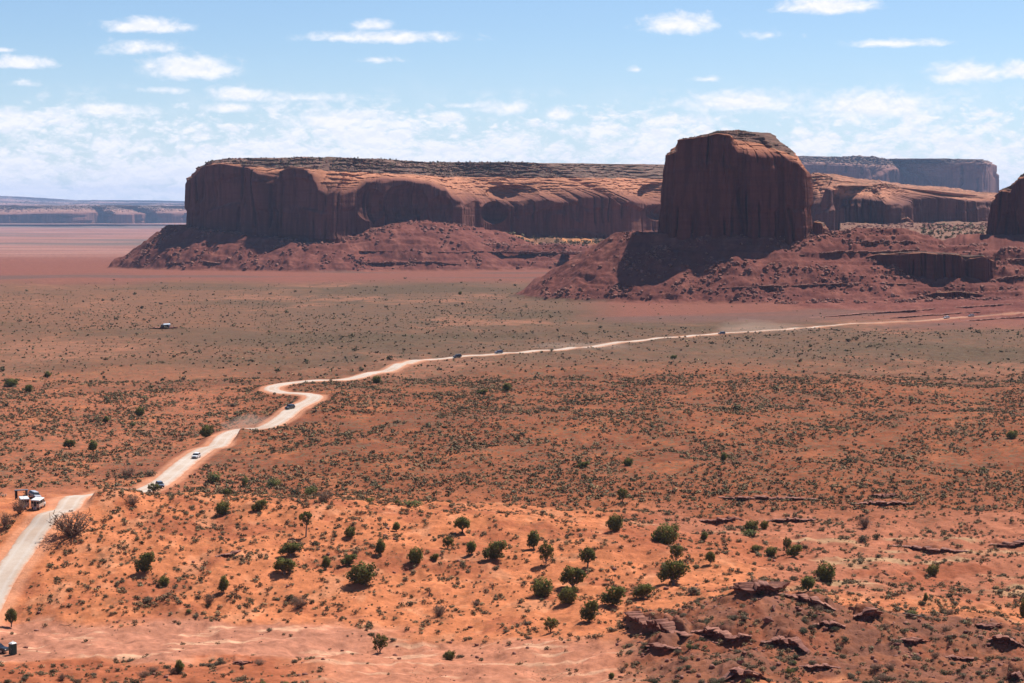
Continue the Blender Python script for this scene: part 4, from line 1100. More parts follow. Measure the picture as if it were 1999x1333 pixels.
# shrubs, one mesh each
def shrub_mesh(name, seed, mat, n=420, size=.05, lobes=None, stems=9, h=.62):
    r = np.random.default_rng(seed)
    if lobes is None:
        lobes = [(r.uniform(-.25, .25), r.uniform(-.25, .25), h * r.uniform(.38, .55), r.uniform(.22, .36), r.uniform(.22, .36), h * r.uniform(.32, .46)) for _ in range(4)]
    V, Fq, T = leaf_cloud(n, lobes, size, seed)
    st_ = []
    for _ in range(stems):
        a = r.uniform(0, 6.28); e_ = np.array([math.cos(a) * r.uniform(.15, .45), math.sin(a) * r.uniform(.15, .45), h * r.uniform(.6, 1.05)])
        st_.append(tube([(0, 0, -.05), e_ * .5 + r.normal(size=3) * .03, e_], [.018, .012, .005], 4))
    sv, sf, _ = join([(v, f_) for v, f_ in st_])
    V2 = np.concatenate([V, sv]); F2 = np.concatenate([Fq, sf + len(V)])
    me = mesh_np(name, V2, F2); set_f(me, np.r_[T, np.full(len(sv), .1)], 'tone')
    me.materials.append(mat); me.materials.append(M_bark)
    mi = np.zeros(len(F2), np.int32); mi[len(Fq):] = 1
    me.polygons.foreach_set('material_index', mi)
    return me
SH = {'sage': [shrub_mesh('sagebrush', 1000 + i, M_sage, 360) for i in range(4)],
      'green': [shrub_mesh('green_shrub', 1010 + i, M_green, 460, .045, h=.8) for i in range(3)],
      'dark': [shrub_mesh('dark_shrub', 1020 + i, M_farbush, 320, .055, h=.75) for i in range(3)]}
def dry_mesh(seed, spread=1.0):
    r = np.random.default_rng(seed); parts = []
    for _ in range(40):
        a = r.uniform(0, 6.28); rr = r.uniform(.15, .55) * spread
        e_ = np.array([math.cos(a) * rr, math.sin(a) * rr, r.uniform(.3, .95)])
        m_ = e_ * .5 + r.normal(size=3) * .06
        parts.append(tube([(0, 0, -.05), m_, e_], [.022, .014, .005], 4))
        for _ in range(4):
            q = m_ + (e_ - m_) * r.uniform(0, 1); e2 = q + r.normal(size=3) * .13 + [0, 0, .05]
            parts.append(tube([q, (q + e2) / 2 + r.normal(size=3) * .02, e2], [.010, .008, .003], 3) if False else tube([q, (q + e2) / 2 + r.normal(size=3) * .02, e2], [.010, .008, .003], 4))
    V, Fq, T = join([(v, f_) for v, f_ in parts])
    T = r.random(len(T)) * .5 + .1
    v2, f2, t2 = leaf_cloud(520, [(0, 0, .55, .5 * spread, .5 * spread, .38), (-.3 * spread, 0, .4, .3, .3, .3), (.3 * spread, .1, .42, .3, .3, .3)], .03, seed + 1)
    me = mesh_np('dry_bush', np.concatenate([V, v2]), np.concatenate([Fq, f2 + len(V)])); set_f(me, np.r_[T, t2], 'tone'); me.materials.append(M_dry)
    return me
DRY = [dry_mesh(1100), dry_mesh(1101, 1.3), dry_mesh(1102, .8)]
rnd = random.Random(5)

def size_at(g, wpx): return wpx * g.y / F

def put_tree(px, py, wpx, hpx, kind, label, group='junipers on the sandy hill', mirror=False, rot=None):
    g = ground(px, py)
    wd = size_at(g, wpx) / (1.08 if kind != 'upright' else .72); ht = size_at(g, hpx) * 1.02
    root = bpy.data.objects.new('juniper_tree', None)
    root.empty_display_size = .5
    root.location = (g.x, g.y, g.z - .05)
    root.rotation_euler = (0, 0, rot if rot is not None else rnd.uniform(-.5, .5) + (math.pi if mirror else 0))
    root.scale = (wd, wd, ht)
    link(root, label=label, category='tree', group=group)
    _, cm, tm = JK[kind]
    obj('trunk', tm, None, root); obj('crown', cm, None, root)
    return root

TREES = [
 (434, 1004, 30, 31, 'round', 'dense juniper on the hill crest beside the lower bend of the road'),
 (443, 966, 19, 15, 'round', 'small dark juniper just behind the crest near the road'),
 (505, 998, 30, 26, 'leaning', 'olive juniper with dry lower twigs, just right of the dense crest juniper'),
 (597, 1048, 34, 50, 'bare', 'juniper with a bare crooked trunk and a flat crown held high'),
 (683, 1048, 23, 25, 'round', 'small rounded juniper above the large round juniper'),
 (567, 1086, 46, 30, 'spreading', 'wide low juniper with several bare stems below the bare-trunk juniper'),
 (555, 1120, 48, 34, 'spreading', 'broad olive juniper with brown brush at its foot'),
 (637, 1112, 20, 30, 'upright', 'thin sparse juniper left of the large round juniper'),
 (680, 1103, 34, 24, 'leaning', 'low dark juniper touching the top of the large round juniper'),
 (706, 1140, 57, 52, 'round', 'largest round juniper, alone on bare sand left of centre'),
 (282, 1118, 40, 46, 'leaning', 'tall juniper with dry brush at its base, beside the road slope'),
 (320, 1143, 27, 22, 'round', 'small round green juniper below the tall juniper near the road slope'),
 (437, 1157, 22, 38, 'upright', 'narrow upright juniper above the pale wash on the left'),
 (350, 1314, 22, 30, 'upright', 'sparse olive juniper on the dark mound by the bottom edge'),
 (743, 1084, 23, 36, 'upright', 'upright juniper above and right of the large round juniper'),
 (774, 1037, 17, 21, 'upright', 'very small dark cone-shaped juniper near the hill crest'),
 (902, 1040, 42, 34, 'umbrella', 'juniper with a wide flat top over a dark shadow on the crest'),
 (811, 1099, 35, 38, 'round', 'rounded juniper near the middle of the hill with shadow on its left'),
 (874, 1072, 27, 26, 'open', 'open twiggy juniper between the flat-topped and rounded junipers'),
 (921, 1082, 23, 30, 'upright', 'slim juniper left of the broad low juniper clump'),
 (965, 1092, 50, 42, 'leaning', 'broad juniper clump spreading across the middle of the hill'),
 (848, 1094, 20, 16, 'leaning', 'little scrubby juniper right of the rounded juniper'),
 (1042, 1072, 28, 42, 'upright', 'tall loose juniper behind the short-trunked round juniper'),
 (1066, 1101, 35, 44, 'open', 'round-topped juniper on a short trunk with shadow at lower left'),
 (1147, 1107, 39, 42, 'umbrella', 'bright round-crowned juniper on a thin trunk, alone right of centre'),
 (1118, 1148, 52, 46, 'spreading', 'top juniper of the trio of bushy junipers right of centre'),
 (1058, 1164, 50, 44, 'round', 'left juniper of the trio of bushy junipers right of centre'),
 (1109, 1178, 38, 42, 'round', 'lowest juniper of the trio of bushy junipers right of centre'),
 (1196, 1182, 54, 44, 'leaning', 'ragged juniper leaning right above the rocky ridge end'),
 (1150, 1214, 38, 50, 'leaning', 'tall ragged juniper on the sand left of the rocky ridge end'),
 (1075, 1235, 34, 32, 'open', 'thin olive juniper at the lower edge of the sandy hill'),
 (1256, 1170, 44, 34, 'spreading', 'low grey-green juniper on the rise left of the tilted slab'),
 (1200, 1036, 35, 40, 'round', 'dense juniper on the crest of the long curved ridge'),
 (1299, 1062, 56, 48, 'round', 'darkest and fullest juniper at the top of the hill'),
 (1320, 1097, 32, 36, 'open', 'small juniper between the fullest juniper and the forked juniper'),
 (1315, 1142, 58, 54, 'spreading', 'forked juniper with bare dark trunks above the tilted slab'),
 (1386, 1102, 25, 28, 'umbrella', 'small juniper on the red slope casting a shadow down to the left'),
 (1215, 981, 24, 30, 'open', 'sparse juniper on the flat behind the curved ridge'),
 (877, 1288, 25, 23, 'round', 'small round juniper near the bottom edge left of centre'),
 (742, 1275, 36, 40, 'open', 'grey twiggy juniper standing in the lower left wash'),
 (1194, 1327, 14, 17, 'upright', 'tiny green juniper by itself near the bottom edge'),
 (1466, 1038, 30, 28, 'round', 'dark juniper in the clump before the dry ledges'),
 (1492, 1032, 18, 20, 'round', 'right-hand juniper of the clump before the dry ledges'),
 (1375, 1056, 16, 21, 'upright', 'small upright juniper on pale grass right of the fullest juniper'),
 (1475, 1077, 21, 17, 'round', 'leftmost small juniper of a row of three on pale sand'),
 (1505, 1084, 27, 21, 'round', 'middle small juniper of a row of three on pale sand'),
 (1550, 1087, 32, 28, 'leaning', 'right small juniper of a row of three on pale sand'),
 (1536, 1080, 20, 34, 'open', 'thin taller juniper behind the row of three small junipers'),
 (1611, 1135, 46, 45, 'round', 'large ball-shaped juniper right of the tilted slab'),
 (1578, 1154, 33, 34, 'upright', 'dark juniper just lower left of the ball-shaped juniper'),
 (1821, 1123, 26, 27, 'round', 'juniper standing alone in the middle of the right-hand basin'),
 (1807, 1176, 10, 22, 'upright', 'very narrow dark juniper in the right-hand basin'),
 (1998, 1204, 16, 44, 'round', 'dark juniper cut by the right edge above the rocky ridge'),
 (1413, 901, 14, 20, 'upright', 'narrow juniper far up the brown slope right of centre'),
 (1226, 909, 22, 18, 'round', 'round juniper far up the brown slope in the centre'),
 (1138, 913, 26, 14, 'leaning', 'low wide juniper far up the brown slope, left of the round one'),
 (1975, 856, 23, 19, 'round', 'dark green juniper high on the right edge of the plain'),
 (735, 748, 22, 18, 'round', 'juniper standing beside the far bend of the road'),
 (990, 765, 20, 20, 'upright', 'upright juniper on the plain behind the brown slope'),
 (942, 769, 24, 10, 'leaning', 'flat dark juniper left of the upright juniper on the plain'),
 (403, 853, 26, 28, 'round', 'green juniper left of the road where it dips'),
 (273, 812, 20, 22, 'round', 'round dark juniper in the scrub well left of the road'),
 (207, 826, 14, 16, 'upright', 'small juniper left of the round dark one in the left scrub'),
 (182, 882, 21, 26, 'upright', 'pair-topped juniper in the left scrub above the parked cars'),
 (135, 876, 25, 20, 'spreading', 'spreading twiggy juniper in the left scrub above the parked cars'),
 (23, 754, 28, 18, 'round', 'wide dark juniper near the left edge of the plain'),
 (56, 765, 20, 18, 'round', 'grey-green juniper right of the wide dark one near the left edge'),
 (93, 738, 16, 15, 'upright', 'small dark juniper above the two at the left edge'),
 (898, 575, 8, 8, 'round', 'lone dark juniper out on the far plain below the mesa'),
 (1315, 700, 14, 9, 'round', 'dark juniper beyond the road on the far right plain'),
 (22, 1224, 30, 40, 'umbrella', 'crooked leaning juniper with a bare trunk above the portable toilet'),
 (300, 964, 30, 22, 'open', 'small forked juniper with pale bare trunks in front of the road'),
]
for (px, py, wp, hp, kd, lb) in TREES:
    grp = 'junipers on the sandy hill' if py > 985 else 'junipers scattered over the plain'
    put_tree(px, py, wp, hp, kd, lb, grp)

def put_shrub(g, wd, ht, kind, label, group, name=None, cat='shrub'):
    me = rnd.choice(DRY if kind == 'dry' else SH[kind])
    o = bpy.data.objects.new(name or {'dry': 'dry_bush', 'sage': 'sagebrush', 'green': 'green_shrub', 'dark': 'dark_shrub'}[kind], me)
    o.location = (g[0], g[1], g[2] - .04 * ht); o.rotation_euler = (0, 0, rnd.uniform(0, 6.28)); o.scale = (wd, wd, ht)
    return link(o, label=label, category=cat, group=group)

SHRUBS = [
 (140, 1046, 66, 56, 'dry', 'large tangled grey-brown bush hanging over the road edge'),
 (415, 942, 46, 32, 'green', 'big bright green shrub right of the road near the blue-grey car'),
 (475, 950, 22, 34, 'green', 'tall green shrub right of the big bright one by the road'),
 (528, 950, 40, 24, 'green', 'wide light green shrub behind the hill crest'),
 (575, 966, 26, 22, 'dark', 'dark rounded shrub left of the green-brown shrub row'),
 (602, 966, 36, 26, 'green', 'olive green shrub in the middle of the green-brown shrub row'),
 (634, 980, 32, 24, 'dry', 'leafless grey bush at the right end of the shrub row'),
 (800, 990, 52, 20, 'green', 'long low bright green shrub behind the crest in the centre'),
 (722, 980, 22, 15, 'green', 'pale yellow-green shrub left of the long low green shrub'),
 (773, 984, 16, 14, 'green', 'small green shrub touching the long low green shrub'),
 (408, 1182, 20, 28, 'dry', 'bare upright bush above the pale wash on the left'),
 (585, 1186, 30, 26, 'dry', 'bare spreading bush with thin twigs by the red mound'),
 (562, 1172, 20, 18, 'dark', 'dark little shrub left of the bare spreading bush'),
 (292, 1174, 34, 20, 'sage', 'olive low shrub below the small round juniper on the left'),
 (857, 1202, 32, 24, 'dry', 'bare round bush on the sand below the middle of the hill'),
 (250, 932, 30, 24, 'dry', 'brown bare bush left of the road beside the sandy cut'),
 (294, 929, 28, 20, 'sage', 'olive shrub on the sandy bank left of the road'),
 (10, 1030, 28, 34, 'dry', 'bare reddish bush below the parked trucks at the left edge'),
 (38, 1003, 22, 34, 'dry', 'thin bare bush standing in front of the parked trucks'),
 (260, 985, 24, 22, 'dry', 'bare bush on the crest left of the crest juniper'),
 (1349, 1161, 38, 30, 'sage', 'pale sage bush on the sand behind the rocky ridge'),
 (1552, 1133, 22, 18, 'sage', 'grey-green shrub left of the ball-shaped juniper'),
 (1471, 1048, 46, 22, 'green', 'low bright green shrub in front of the dark juniper clump'),
 (1688, 1031, 30, 26, 'dry', 'grey bush in front of the dry ledges on the right'),
 (1685, 1055, 30, 22, 'sage', 'green-grey shrub below the grey bush by the right ledges'),
 (1711, 1053, 20, 20, 'dark', 'dark shrub right of the green-grey shrub by the ledges'),
 (1920, 919, 18, 10, 'green', 'bright green shrub high on the right side of the slope'),
 (1786, 1203, 34, 18, 'green', 'green shrub growing behind the fallen grey log'),
 (455, 793, 22, 14, 'sage', 'grey shrub in the dust beside the road'),
 (259, 832, 18, 13, 'green', 'light green shrub in the left scrub'),
]
for (px, py, wp, hp, kd, lb) in SHRUBS:
    g = ground(px, py)
    put_shrub(g, size_at(g, wp), size_at(g, hp), kd, lb, 'shrubs one can tell apart')

# ------------------------------------------------------------------ scattered shrubs, placed over the ground by area
def tal_at(x, d):
    i = np.clip(np.searchsorted(D, d) - 1, 0, len(D) - 1); j = np.clip(np.searchsorted(UU, x / d) - 1, 0, len(UU) - 1)
    return tal[i, j]
def scatter(n, d0, d1, dens, seed, umax=.292):
    r = np.random.default_rng(seed)
    d = np.sqrt(r.uniform(d0 * d0, d1 * d1, n)); u = r.uniform(-umax, umax, n)
    x = u * d
    z = height_at(x, d)
    px, py = project(x, d, z)
    keep = r.random(n) < dens(x, d, px, py)
    i = np.clip(np.searchsorted(D, d) - 1, 0, len(D) - 1); j = np.clip(np.searchsorted(UU, u) - 1, 0, len(UU) - 1)
    rd = ROADD[i, j]
    keep &= rd > 7.0
    return np.stack([x, d, z], -1)[keep], px[keep], py[keep]

def dens_near(x, d, px, py):
    cl = fbm(x / 9, d / 9, 3, 301)
    v_ = .12 + .80 * sstep(cl, -.08, .32)
    wash = (1 - sstep(px, 620, 900)) * sstep(py, 1205, 1235) * (1 - sstep(py, 1280, 1300))
    wash = np.maximum(wash, sstep(px, 500, 700) * (1 - sstep(px, 1150, 1350)) * sstep(py, 1235, 1265))
    v_ += .30 * (px < 760) * (py < 1205)
    v_ *= 1 - .93 * wash
    v_ *= 1 + .9 * (px > 1200) * (py > 1150)
    v_ *= 1 - .98 * (px < 160) * (py < 1015) * (py > 955)
    return np.clip(v_, 0, 1)
A_p, A_px, A_py = scatter(28000, 340, 560, dens_near, 21)
def dens_mid(x, d, px, py):
    cl = fbm(x / 30, d / 45, 3, 303) + .22 * ridge(x / 75 + d / 200, d / 60, 2, 309) - .08
    return np.clip(.5 + 1.5 * cl + .35 * perlin(x / 7, d / 9, 308) + .6 * (d < 612) * (px > 400), .04, 1) * (1 - .95 * (px < 160) * (d < 590))
B_p, B_px, B_py = scatter(88000, 560, 960, dens_mid, 22)
def dens_far(x, d, px, py):
    cl = fbm(x / 80, d / 150, 3, 305)
    return np.clip(.5 + 1.0 * cl, .05, 1) * (1 - .9 * (py < 640) * (px > 1120)) * (1 - sstep(d, 1300, 2300)) * (tal_at(x, d) < .05)
C_p, C_px, C_py = scatter(46000, 960, 2300, dens_far, 23)

def sizes(n, lo, hi, r, sk=2.2): return lo + (hi - lo) * r.random(n) ** sk
r_ = np.random.default_rng(77)
A_w = sizes(len(A_p), .45, 2.1, r_, 2.2); B_w = sizes(len(B_p), .45, 2.2, r_, 2.8); C_w = sizes(len(C_p), .7, 2.2, r_, 2.6)
# the largest in view become objects of their own
show = np.r_[A_w / A_p[:, 1], B_w / B_p[:, 1]]
order = np.argsort(-show)[:262]
nA = len(A_p)
used = np.zeros(len(show), bool); used[order] = True
for k_ in order:
    p_ = A_p[k_] if k_ < nA else B_p[k_ - nA]; wd = float(A_w[k_] if k_ < nA else B_w[k_ - nA])
    px_ = A_px[k_] if k_ < nA else B_px[k_ - nA]; py_ = A_py[k_] if k_ < nA else B_py[k_ - nA]
    kd = rnd.choices(['sage', 'dark', 'dry', 'green'], [.58, .22, .14, .06])[0]
    ridge_z = px_ > 1230 and py_ > 1150 and p_[1] < 412
    wd *= 1.0
    adj = {'sage': 'low grey-brown sagebrush', 'dark': 'low dark shrub', 'dry': 'small leafless bush', 'green': 'small green shrub'}[kd]
    if ridge_z: wh, gp = 'among stones on the dark rocky ridge', 'shrubs on the rocky ridge'
    elif px_ < 620 and py_ > 1190: wh, gp = 'around the pale wash at the lower left', 'shrubs around the wash'
    elif px_ > 1420: wh, gp = 'in the sandy basin behind the rocky ridge', 'shrubs in the sandy basin'
    else: wh, gp = 'scattered on the orange sand of the hill', 'shrubs on the sandy hill'
    put_shrub(p_, wd, wd * rnd.uniform(.55, .8), kd, adj + ' ' + wh, gp)

# all the smaller ones: far too many to count, one mesh each for near and far scrub
def bush_templates(n, size, k_, seed, squat=.55):
    out = []
    for i in range(k_):
        r = np.random.default_rng(seed + i)
        lob = [(r.uniform(-.22, .22), r.uniform(-.22, .22), squat * .42, .34, .34, squat * .42) for _ in range(3)]
        V, Fq, T = leaf_cloud(n, lob, size, seed + i, up=.5)
        out.append((V, Fq, T))
    return out
PAL = np.array([.98, .88, .72]) * np.array([(.19, .145, .095), (.155, .12, .075), (.115, .095, .058), (.24, .18, .115), (.13, .115, .06), (.30, .22, .13), (.085, .078, .042), (.19, .175, .12)])
def scrub_mesh(name, pts, wd, tmpl, seed, palw, hs=(.8, 1.2)):
    r = np.random.default_rng(seed)
    which = r.integers(0, len(tmpl), len(pts)); rot = r.uniform(0, 6.28, len(pts)); hh = wd * r.uniform(*hs, len(pts))
    pc = PAL[r.choice(len(PAL), len(pts), p=np.array(palw) / sum(palw))] * r.uniform(.8, 1.2, (len(pts), 1))
    Vs, Fs, Cs = [], [], []; base = 0
    for ti, (V, Fq, T) in enumerate(tmpl):
        m = which == ti
        n = m.sum()
        if not n: continue
        c_, s_ = np.cos(rot[m])[:, None], np.sin(rot[m])[:, None]
        X = (V[None, :, 0] * c_ - V[None, :, 1] * s_) * wd[m][:, None] + pts[m, 0][:, None]
        Y = (V[None, :, 0] * s_ + V[None, :, 1] * c_) * wd[m][:, None] + pts[m, 1][:, None]
        Zz = V[None, :, 2] * hh[m][:, None] + pts[m, 2][:, None] - .03
        Vs.append(np.stack([X, Y, Zz], -1).reshape(-1, 3))
        Fs.append((Fq[None] + (np.arange(n) * len(V))[:, None, None]).reshape(-1, 4) + base)
        Cs.append((pc[m][:, None, :] * (.75 + .5 * T)[None, :, None]).reshape(-1, 3))
        base += n * len(V)
    me = mesh_np(name, np.concatenate(Vs), np.concatenate(Fs)); set_col(me, np.concatenate(Cs).astype(np.float32)); me.materials.append(M_scrub)
    return me
uA = ~used[:nA]; uB = ~used[nA:]
me = scrub_mesh('scrub', A_p[uA], A_w[uA], bush_templates(70, .085, 8, 1200), 31, [3, 3, 2, 2, 1, 2, 1, 1])
obj('scrub', me, None, kind='stuff', label='low grey-brown desert scrub dotted over the near sand', category='scrub')
me = scrub_mesh('scrub', B_p[uB], B_w[uB], bush_templates(22, .15, 8, 1300), 32, [3, 3, 3, 2, 2, 1, 2, 1])
obj('scrub', me, None, kind='stuff', label='small dark shrubs dotted over the brown slopes beside the road', category='scrub')
me = scrub_mesh('scrub', C_p, C_w, bush_templates(9, .26, 6, 1400), 33, [2, 3, 3, 1, 2, 1, 3, 1])
obj('scrub', me, None, kind='stuff', label='fine sagebrush cover of the far plain', category='scrub')
# grass tufts on the sand
G_p, _, _ = scatter(16000, 345, 545, lambda x, d, px, py: np.clip(.1 + .9 * sstep(fbm(x / 14, d / 14, 3, 311), 0, .3), 0, 1) * (1 - .9 * (py > 1205) * (px < 800)), 41)
me = scrub_mesh('dry_grass', G_p, np.random.default_rng(3).uniform(.12, .34, len(G_p)), bush_templates(12, .2, 4, 1500, .9), 34, [2, 1, .5, 4, 2, 6, .2, 3])
obj('dry_grass', me, None, kind='stuff', label='thin tufts of dry grass on the sand', category='grass')
# larger dark shrubs of the plain
def dens_big(x, d, px, py): return np.clip(.35 + 1.2 * fbm(x / 60, d / 120, 3, 321), .03, 1) * (1 - .9 * (py < 640) * (px > 1120)) * (1 - .6 * (px > 700) * (d < 1100)) * (1 - .8 * sstep(d, 1500, 2300)) * (tal_at(x, d) < .05)
E_p, E_px, E_py = scatter(2300, 640, 2400, dens_big, 24)
E_w = sizes(len(E_p), 1.2, 4.8, r_, 3.0)
me = scrub_mesh('shrubbery', E_p, E_w, bush_templates(60, .12, 6, 1600, .8), 35, [.5, 1, 1.5, 0, 2, 0, 4, 0], (.55, .95))
obj('shrubbery', me, None, kind='stuff', label='dark saltbush and juniper clumps spread over the far plain', category='shrubs')
def cap_pts(name, n, seed, lo=.0):
    V, capm, R, N, nf_ = CAPS[name]; q = np.random.default_rng(seed)
    rows = np.where(capm[:, 0] > 0)[0]; r0 = rows[0]
    ii = q.integers(r0 + 2, V.shape[0] - 2, n); jj = q.integers(0, nf_, n)
    return V[ii, jj] + np.stack([q.normal(size=n), q.normal(size=n), np.zeros(n)], -1)
q3 = np.concatenate([cap_pts('mesa', 1300, 71), cap_pts('butte', 260, 72)]); q3w = np.r_[sizes(1300, .8, 3.4, np.random.default_rng(73), 2.4), sizes(260, .4, 1.5, np.random.default_rng(77), 2)]
me = scrub_mesh('shrubbery', q3, q3w, bush_templates(14, .24, 4, 1750, .8), 37, [1, 2, 2, 0, 2, 0, 3, 1])
obj('shrubbery', me, None, kind='stuff', label='low brush growing on the flat tops of mesa and butte', category='shrubs')
# brush on the bench between the mesas and on the mesa top
Q = np.random.default_rng(61)
def area_pts(pxs, ds, n, seed):
    q = np.random.default_rng(seed); d = q.uniform(*ds, n); px = q.uniform(*pxs, n); x = U(px) * d
    return np.stack([x, d, height_at(x, d)], -1)
q1 = area_pts((980, 1310), (2800, 2990), 700, 62); q2 = area_pts((1800, 1960), (2080, 2900), 500, 63)
me = scrub_mesh('shrubbery', np.concatenate([q1, q2]), sizes(1200, 1.5, 6, Q, 1.5), bush_templates(14, .24, 4, 1700, .8), 36, [1, 1, 1, 0, 2, 0, 2, 1])
obj('shrubbery', me, None, kind='stuff', label='green brush on the orange bench below the mesa cliff', category='shrubs')

# ------------------------------------------------------------------ rocks
def rock_template(seed, squash=.7):
    r = np.random.default_rng(seed)
    bm = bmesh.new()
    for _ in range(14):
        p_ = r.normal(size=3); p_ /= np.linalg.norm(p_); p_ *= r.uniform(.8, 1.0)
        bm.verts.new((p_[0] * .5, p_[1] * .5 * r.uniform(.7, 1), p_[2] * .5 * squash))
    bmesh.ops.convex_hull(bm, input=bm.verts)
    bmesh.ops.delete(bm, geom=[v for v in bm.verts if not v.link_faces], context='VERTS')
    bmesh.ops.triangulate(bm, faces=bm.faces)
    V = np.array([v.co[:] for v in bm.verts]); bm.verts.index_update()
    Fq = np.array([[v.index for v in f_.verts] for f_ in bm.faces])
    bm.free(); return V, Fq
RT = [rock_template(1800 + i, .6 + .04 * (i % 8)) for i in range(10)]
def rock_detail(seed):
    V, Fq = RT[seed % 10]
    bm = bmesh.new()
    vs = [bm.verts.new(v) for v in V]
    for f_ in Fq: bm.faces.new([vs[i] for i in f_])
    bmesh.ops.subdivide_edges(bm, edges=bm.edges, cuts=2, use_grid_fill=True)
    r = np.random.default_rng(seed)
    for v in bm.verts:
        n_ = float(fbm(v.co.x * 3 + seed, v.co.y * 3 + v.co.z * 4, 3, seed)); v.co *= 1 + .10 * n_
    me = bpy.data.meshes.new('boulder'); bm.to_mesh(me); bm.free(); me.materials.append(M_rock); return me
BD = [rock_detail(i) for i in range(8)]

def rubble(name, pts, wd, seed, label):
    r = np.random.default_rng(seed); which = r.integers(0, len(RT), len(pts))
    Vs, Fs = [], []; base = 0
    for ti, (V, Fq) in enumerate(RT):
        m = which == ti; n = m.sum()
        a = r.uniform(0, 6.28, n); c_, s_ = np.cos(a)[:, None], np.sin(a)[:, None]
        ww = wd[m][:, None]; hs = r.uniform(.7, 1.1, (n, 1))
        X = (V[None, :, 0] * c_ - V[None, :, 1] * s_) * ww + pts[m, 0][:, None]; Y = (V[None, :, 0] * s_ + V[None, :, 1] * c_) * ww + pts[m, 1][:, None]
        Zz = V[None, :, 2] * ww * hs + pts[m, 2][:, None] + .10 * ww
        Vs.append(np.stack([X, Y, Zz], -1).reshape(-1, 3)); Fs.append((Fq[None] + (np.arange(n) * len(V))[:, None, None]).reshape(-1, 3) + base); base += n * len(V)
    me = mesh_np(name, np.concatenate(Vs), np.concatenate(Fs)); me.materials.append(M_rock)
    obj(name, me, None, kind='stuff', label=label, category='rubble')

def put_boulder(p_, wd, label, group):
    o = bpy.data.objects.new('boulder', rnd.choice(BD)); o.location = (p_[0], p_[1], p_[2] + .12 * wd)
    o.rotation_euler = (rnd.uniform(-.2, .2), rnd.uniform(-.2, .2), rnd.uniform(0, 6.28)); o.scale = (wd, wd * rnd.uniform(.75, 1.1), wd * rnd.uniform(.75, 1.1))
    link(o, label=label, category='boulder', group=group)

def in_talus(n, d0, d1, seed, pxr, thr=.5, clump=(40, .0)):
    r = np.random.default_rng(seed); d = np.sqrt(r.uniform(d0 ** 2, d1 ** 2, n)); px = r.uniform(*pxr, n); x = U(px) * d
    i = np.clip(np.searchsorted(D, d) - 1, 0, len(D) - 1); j = np.clip(np.searchsorted(UU, x / d) - 1, 0, len(UU) - 1)
    c = fbm(x / clump[0], d / clump[0], 3, seed + 1)
    keep = (tal[i, j] > thr) & (r.random(n) < np.clip(.22 + 2.4 * c, .02, 1))
    return np.stack([x, d, height_at(x, d)], -1)[keep]
t1 = in_talus(26000, 1640, 1850, 2001, (1060, 1999), .15)
w1 = sizes(len(t1), .7, 6.0, r_, 5.0)
o1 = np.argsort(-w1)[:90]; m1 = np.ones(len(t1), bool); m1[o1] = False
rubble('rubble', t1[m1], w1[m1], 51, 'broken red rock strewn over the slope below the butte')
for k_ in o1: put_boulder(t1[k_], float(w1[k_]), 'large fallen block among the rubble below the tall butte', 'boulders below the butte')
t2 = in_talus(22000, 2440, 2790, 2003, (230, 1300), .15)
w2 = sizes(len(t2), 1.2, 8.0, r_, 4.0)
o2 = np.argsort(-w2)[:70]; m2 = np.ones(len(t2), bool); m2[o2] = False
rubble('rubble', t2[m2], w2[m2], 52, 'broken rock strewn over the slope below the long mesa')
for k_ in o2: put_boulder(t2[k_], float(w2[k_]), 'large fallen block on the slope below the long mesa', 'boulders below the mesa')
t3 = area_pts((1640, 1940), (2500, 2950), 900, 2005)
rubble('rubble', t3, sizes(len(t3), 2, 9, r_, 3), 53, 'rubble field between the butte and the slickrock mesa')
q4 = np.concatenate([cap_pts('mesa', 1500, 74), cap_pts('butte', 300, 75)])
rubble('rubble', q4, np.r_[sizes(1500, .8, 4.5, np.random.default_rng(76), 3), sizes(300, .4, 2.0, np.random.default_rng(78), 3)], 56, 'broken blocks on the stepped rims of mesa and butte')
# stones on the near ridge and slopes
R_p, R_px, R_py = scatter(22000, 345, 520, lambda x, d, px, py: np.clip(((px > 1200) & (d < 412)) * (.5 + 1.1 * fbm(x / 6, d / 6, 3, 331)) + .03, 0, 1), 25)
R_w = sizes(len(R_p), .15, 1.6, r_, 4.5)
rubble('rubble', R_p, R_w, 54, 'loose stones littering the dark rocky ridge')
R2, _, _ = scatter(9000, 560, 1000, lambda x, d, px, py: np.clip((px > 600) * (.4 + fbm(x / 30, d / 40, 3, 335)), 0, 1), 26)
rubble('rubble', R2, sizes(len(R2), .25, 1.4, r_, 4), 55, 'pale stones scattered over the brown slope')
for (px, py, wp, lb) in ((1510, 1190, 20, 'pale rounded boulder on the rocky ridge below the tilted slab'), (1445, 1297, 22, 'pale boulder low on the rocky ridge near the bottom edge'),
                         (1489, 1272, 12, 'small pale boulder in the middle of the rocky ridge'), (1500, 1213, 26, 'dark boulder in shadow below the pale rounded one'),
                         (380, 927, 11, 'pale boulder on the bank right of the road'), (1795, 1212, 10, 'small pale boulder beside the fallen grey log'), (1442, 1305, 14, 'flat boulder under the lowest pale boulder'),
                         (1993, 938, 9, 'pale rock at the right edge above the dry ledges'), (1905, 965, 14, 'grey rock heap on the slope at the right')):
    g = ground(px, py); put_boulder(g, size_at(g, wp), lb, 'boulders near the rocky ridge')

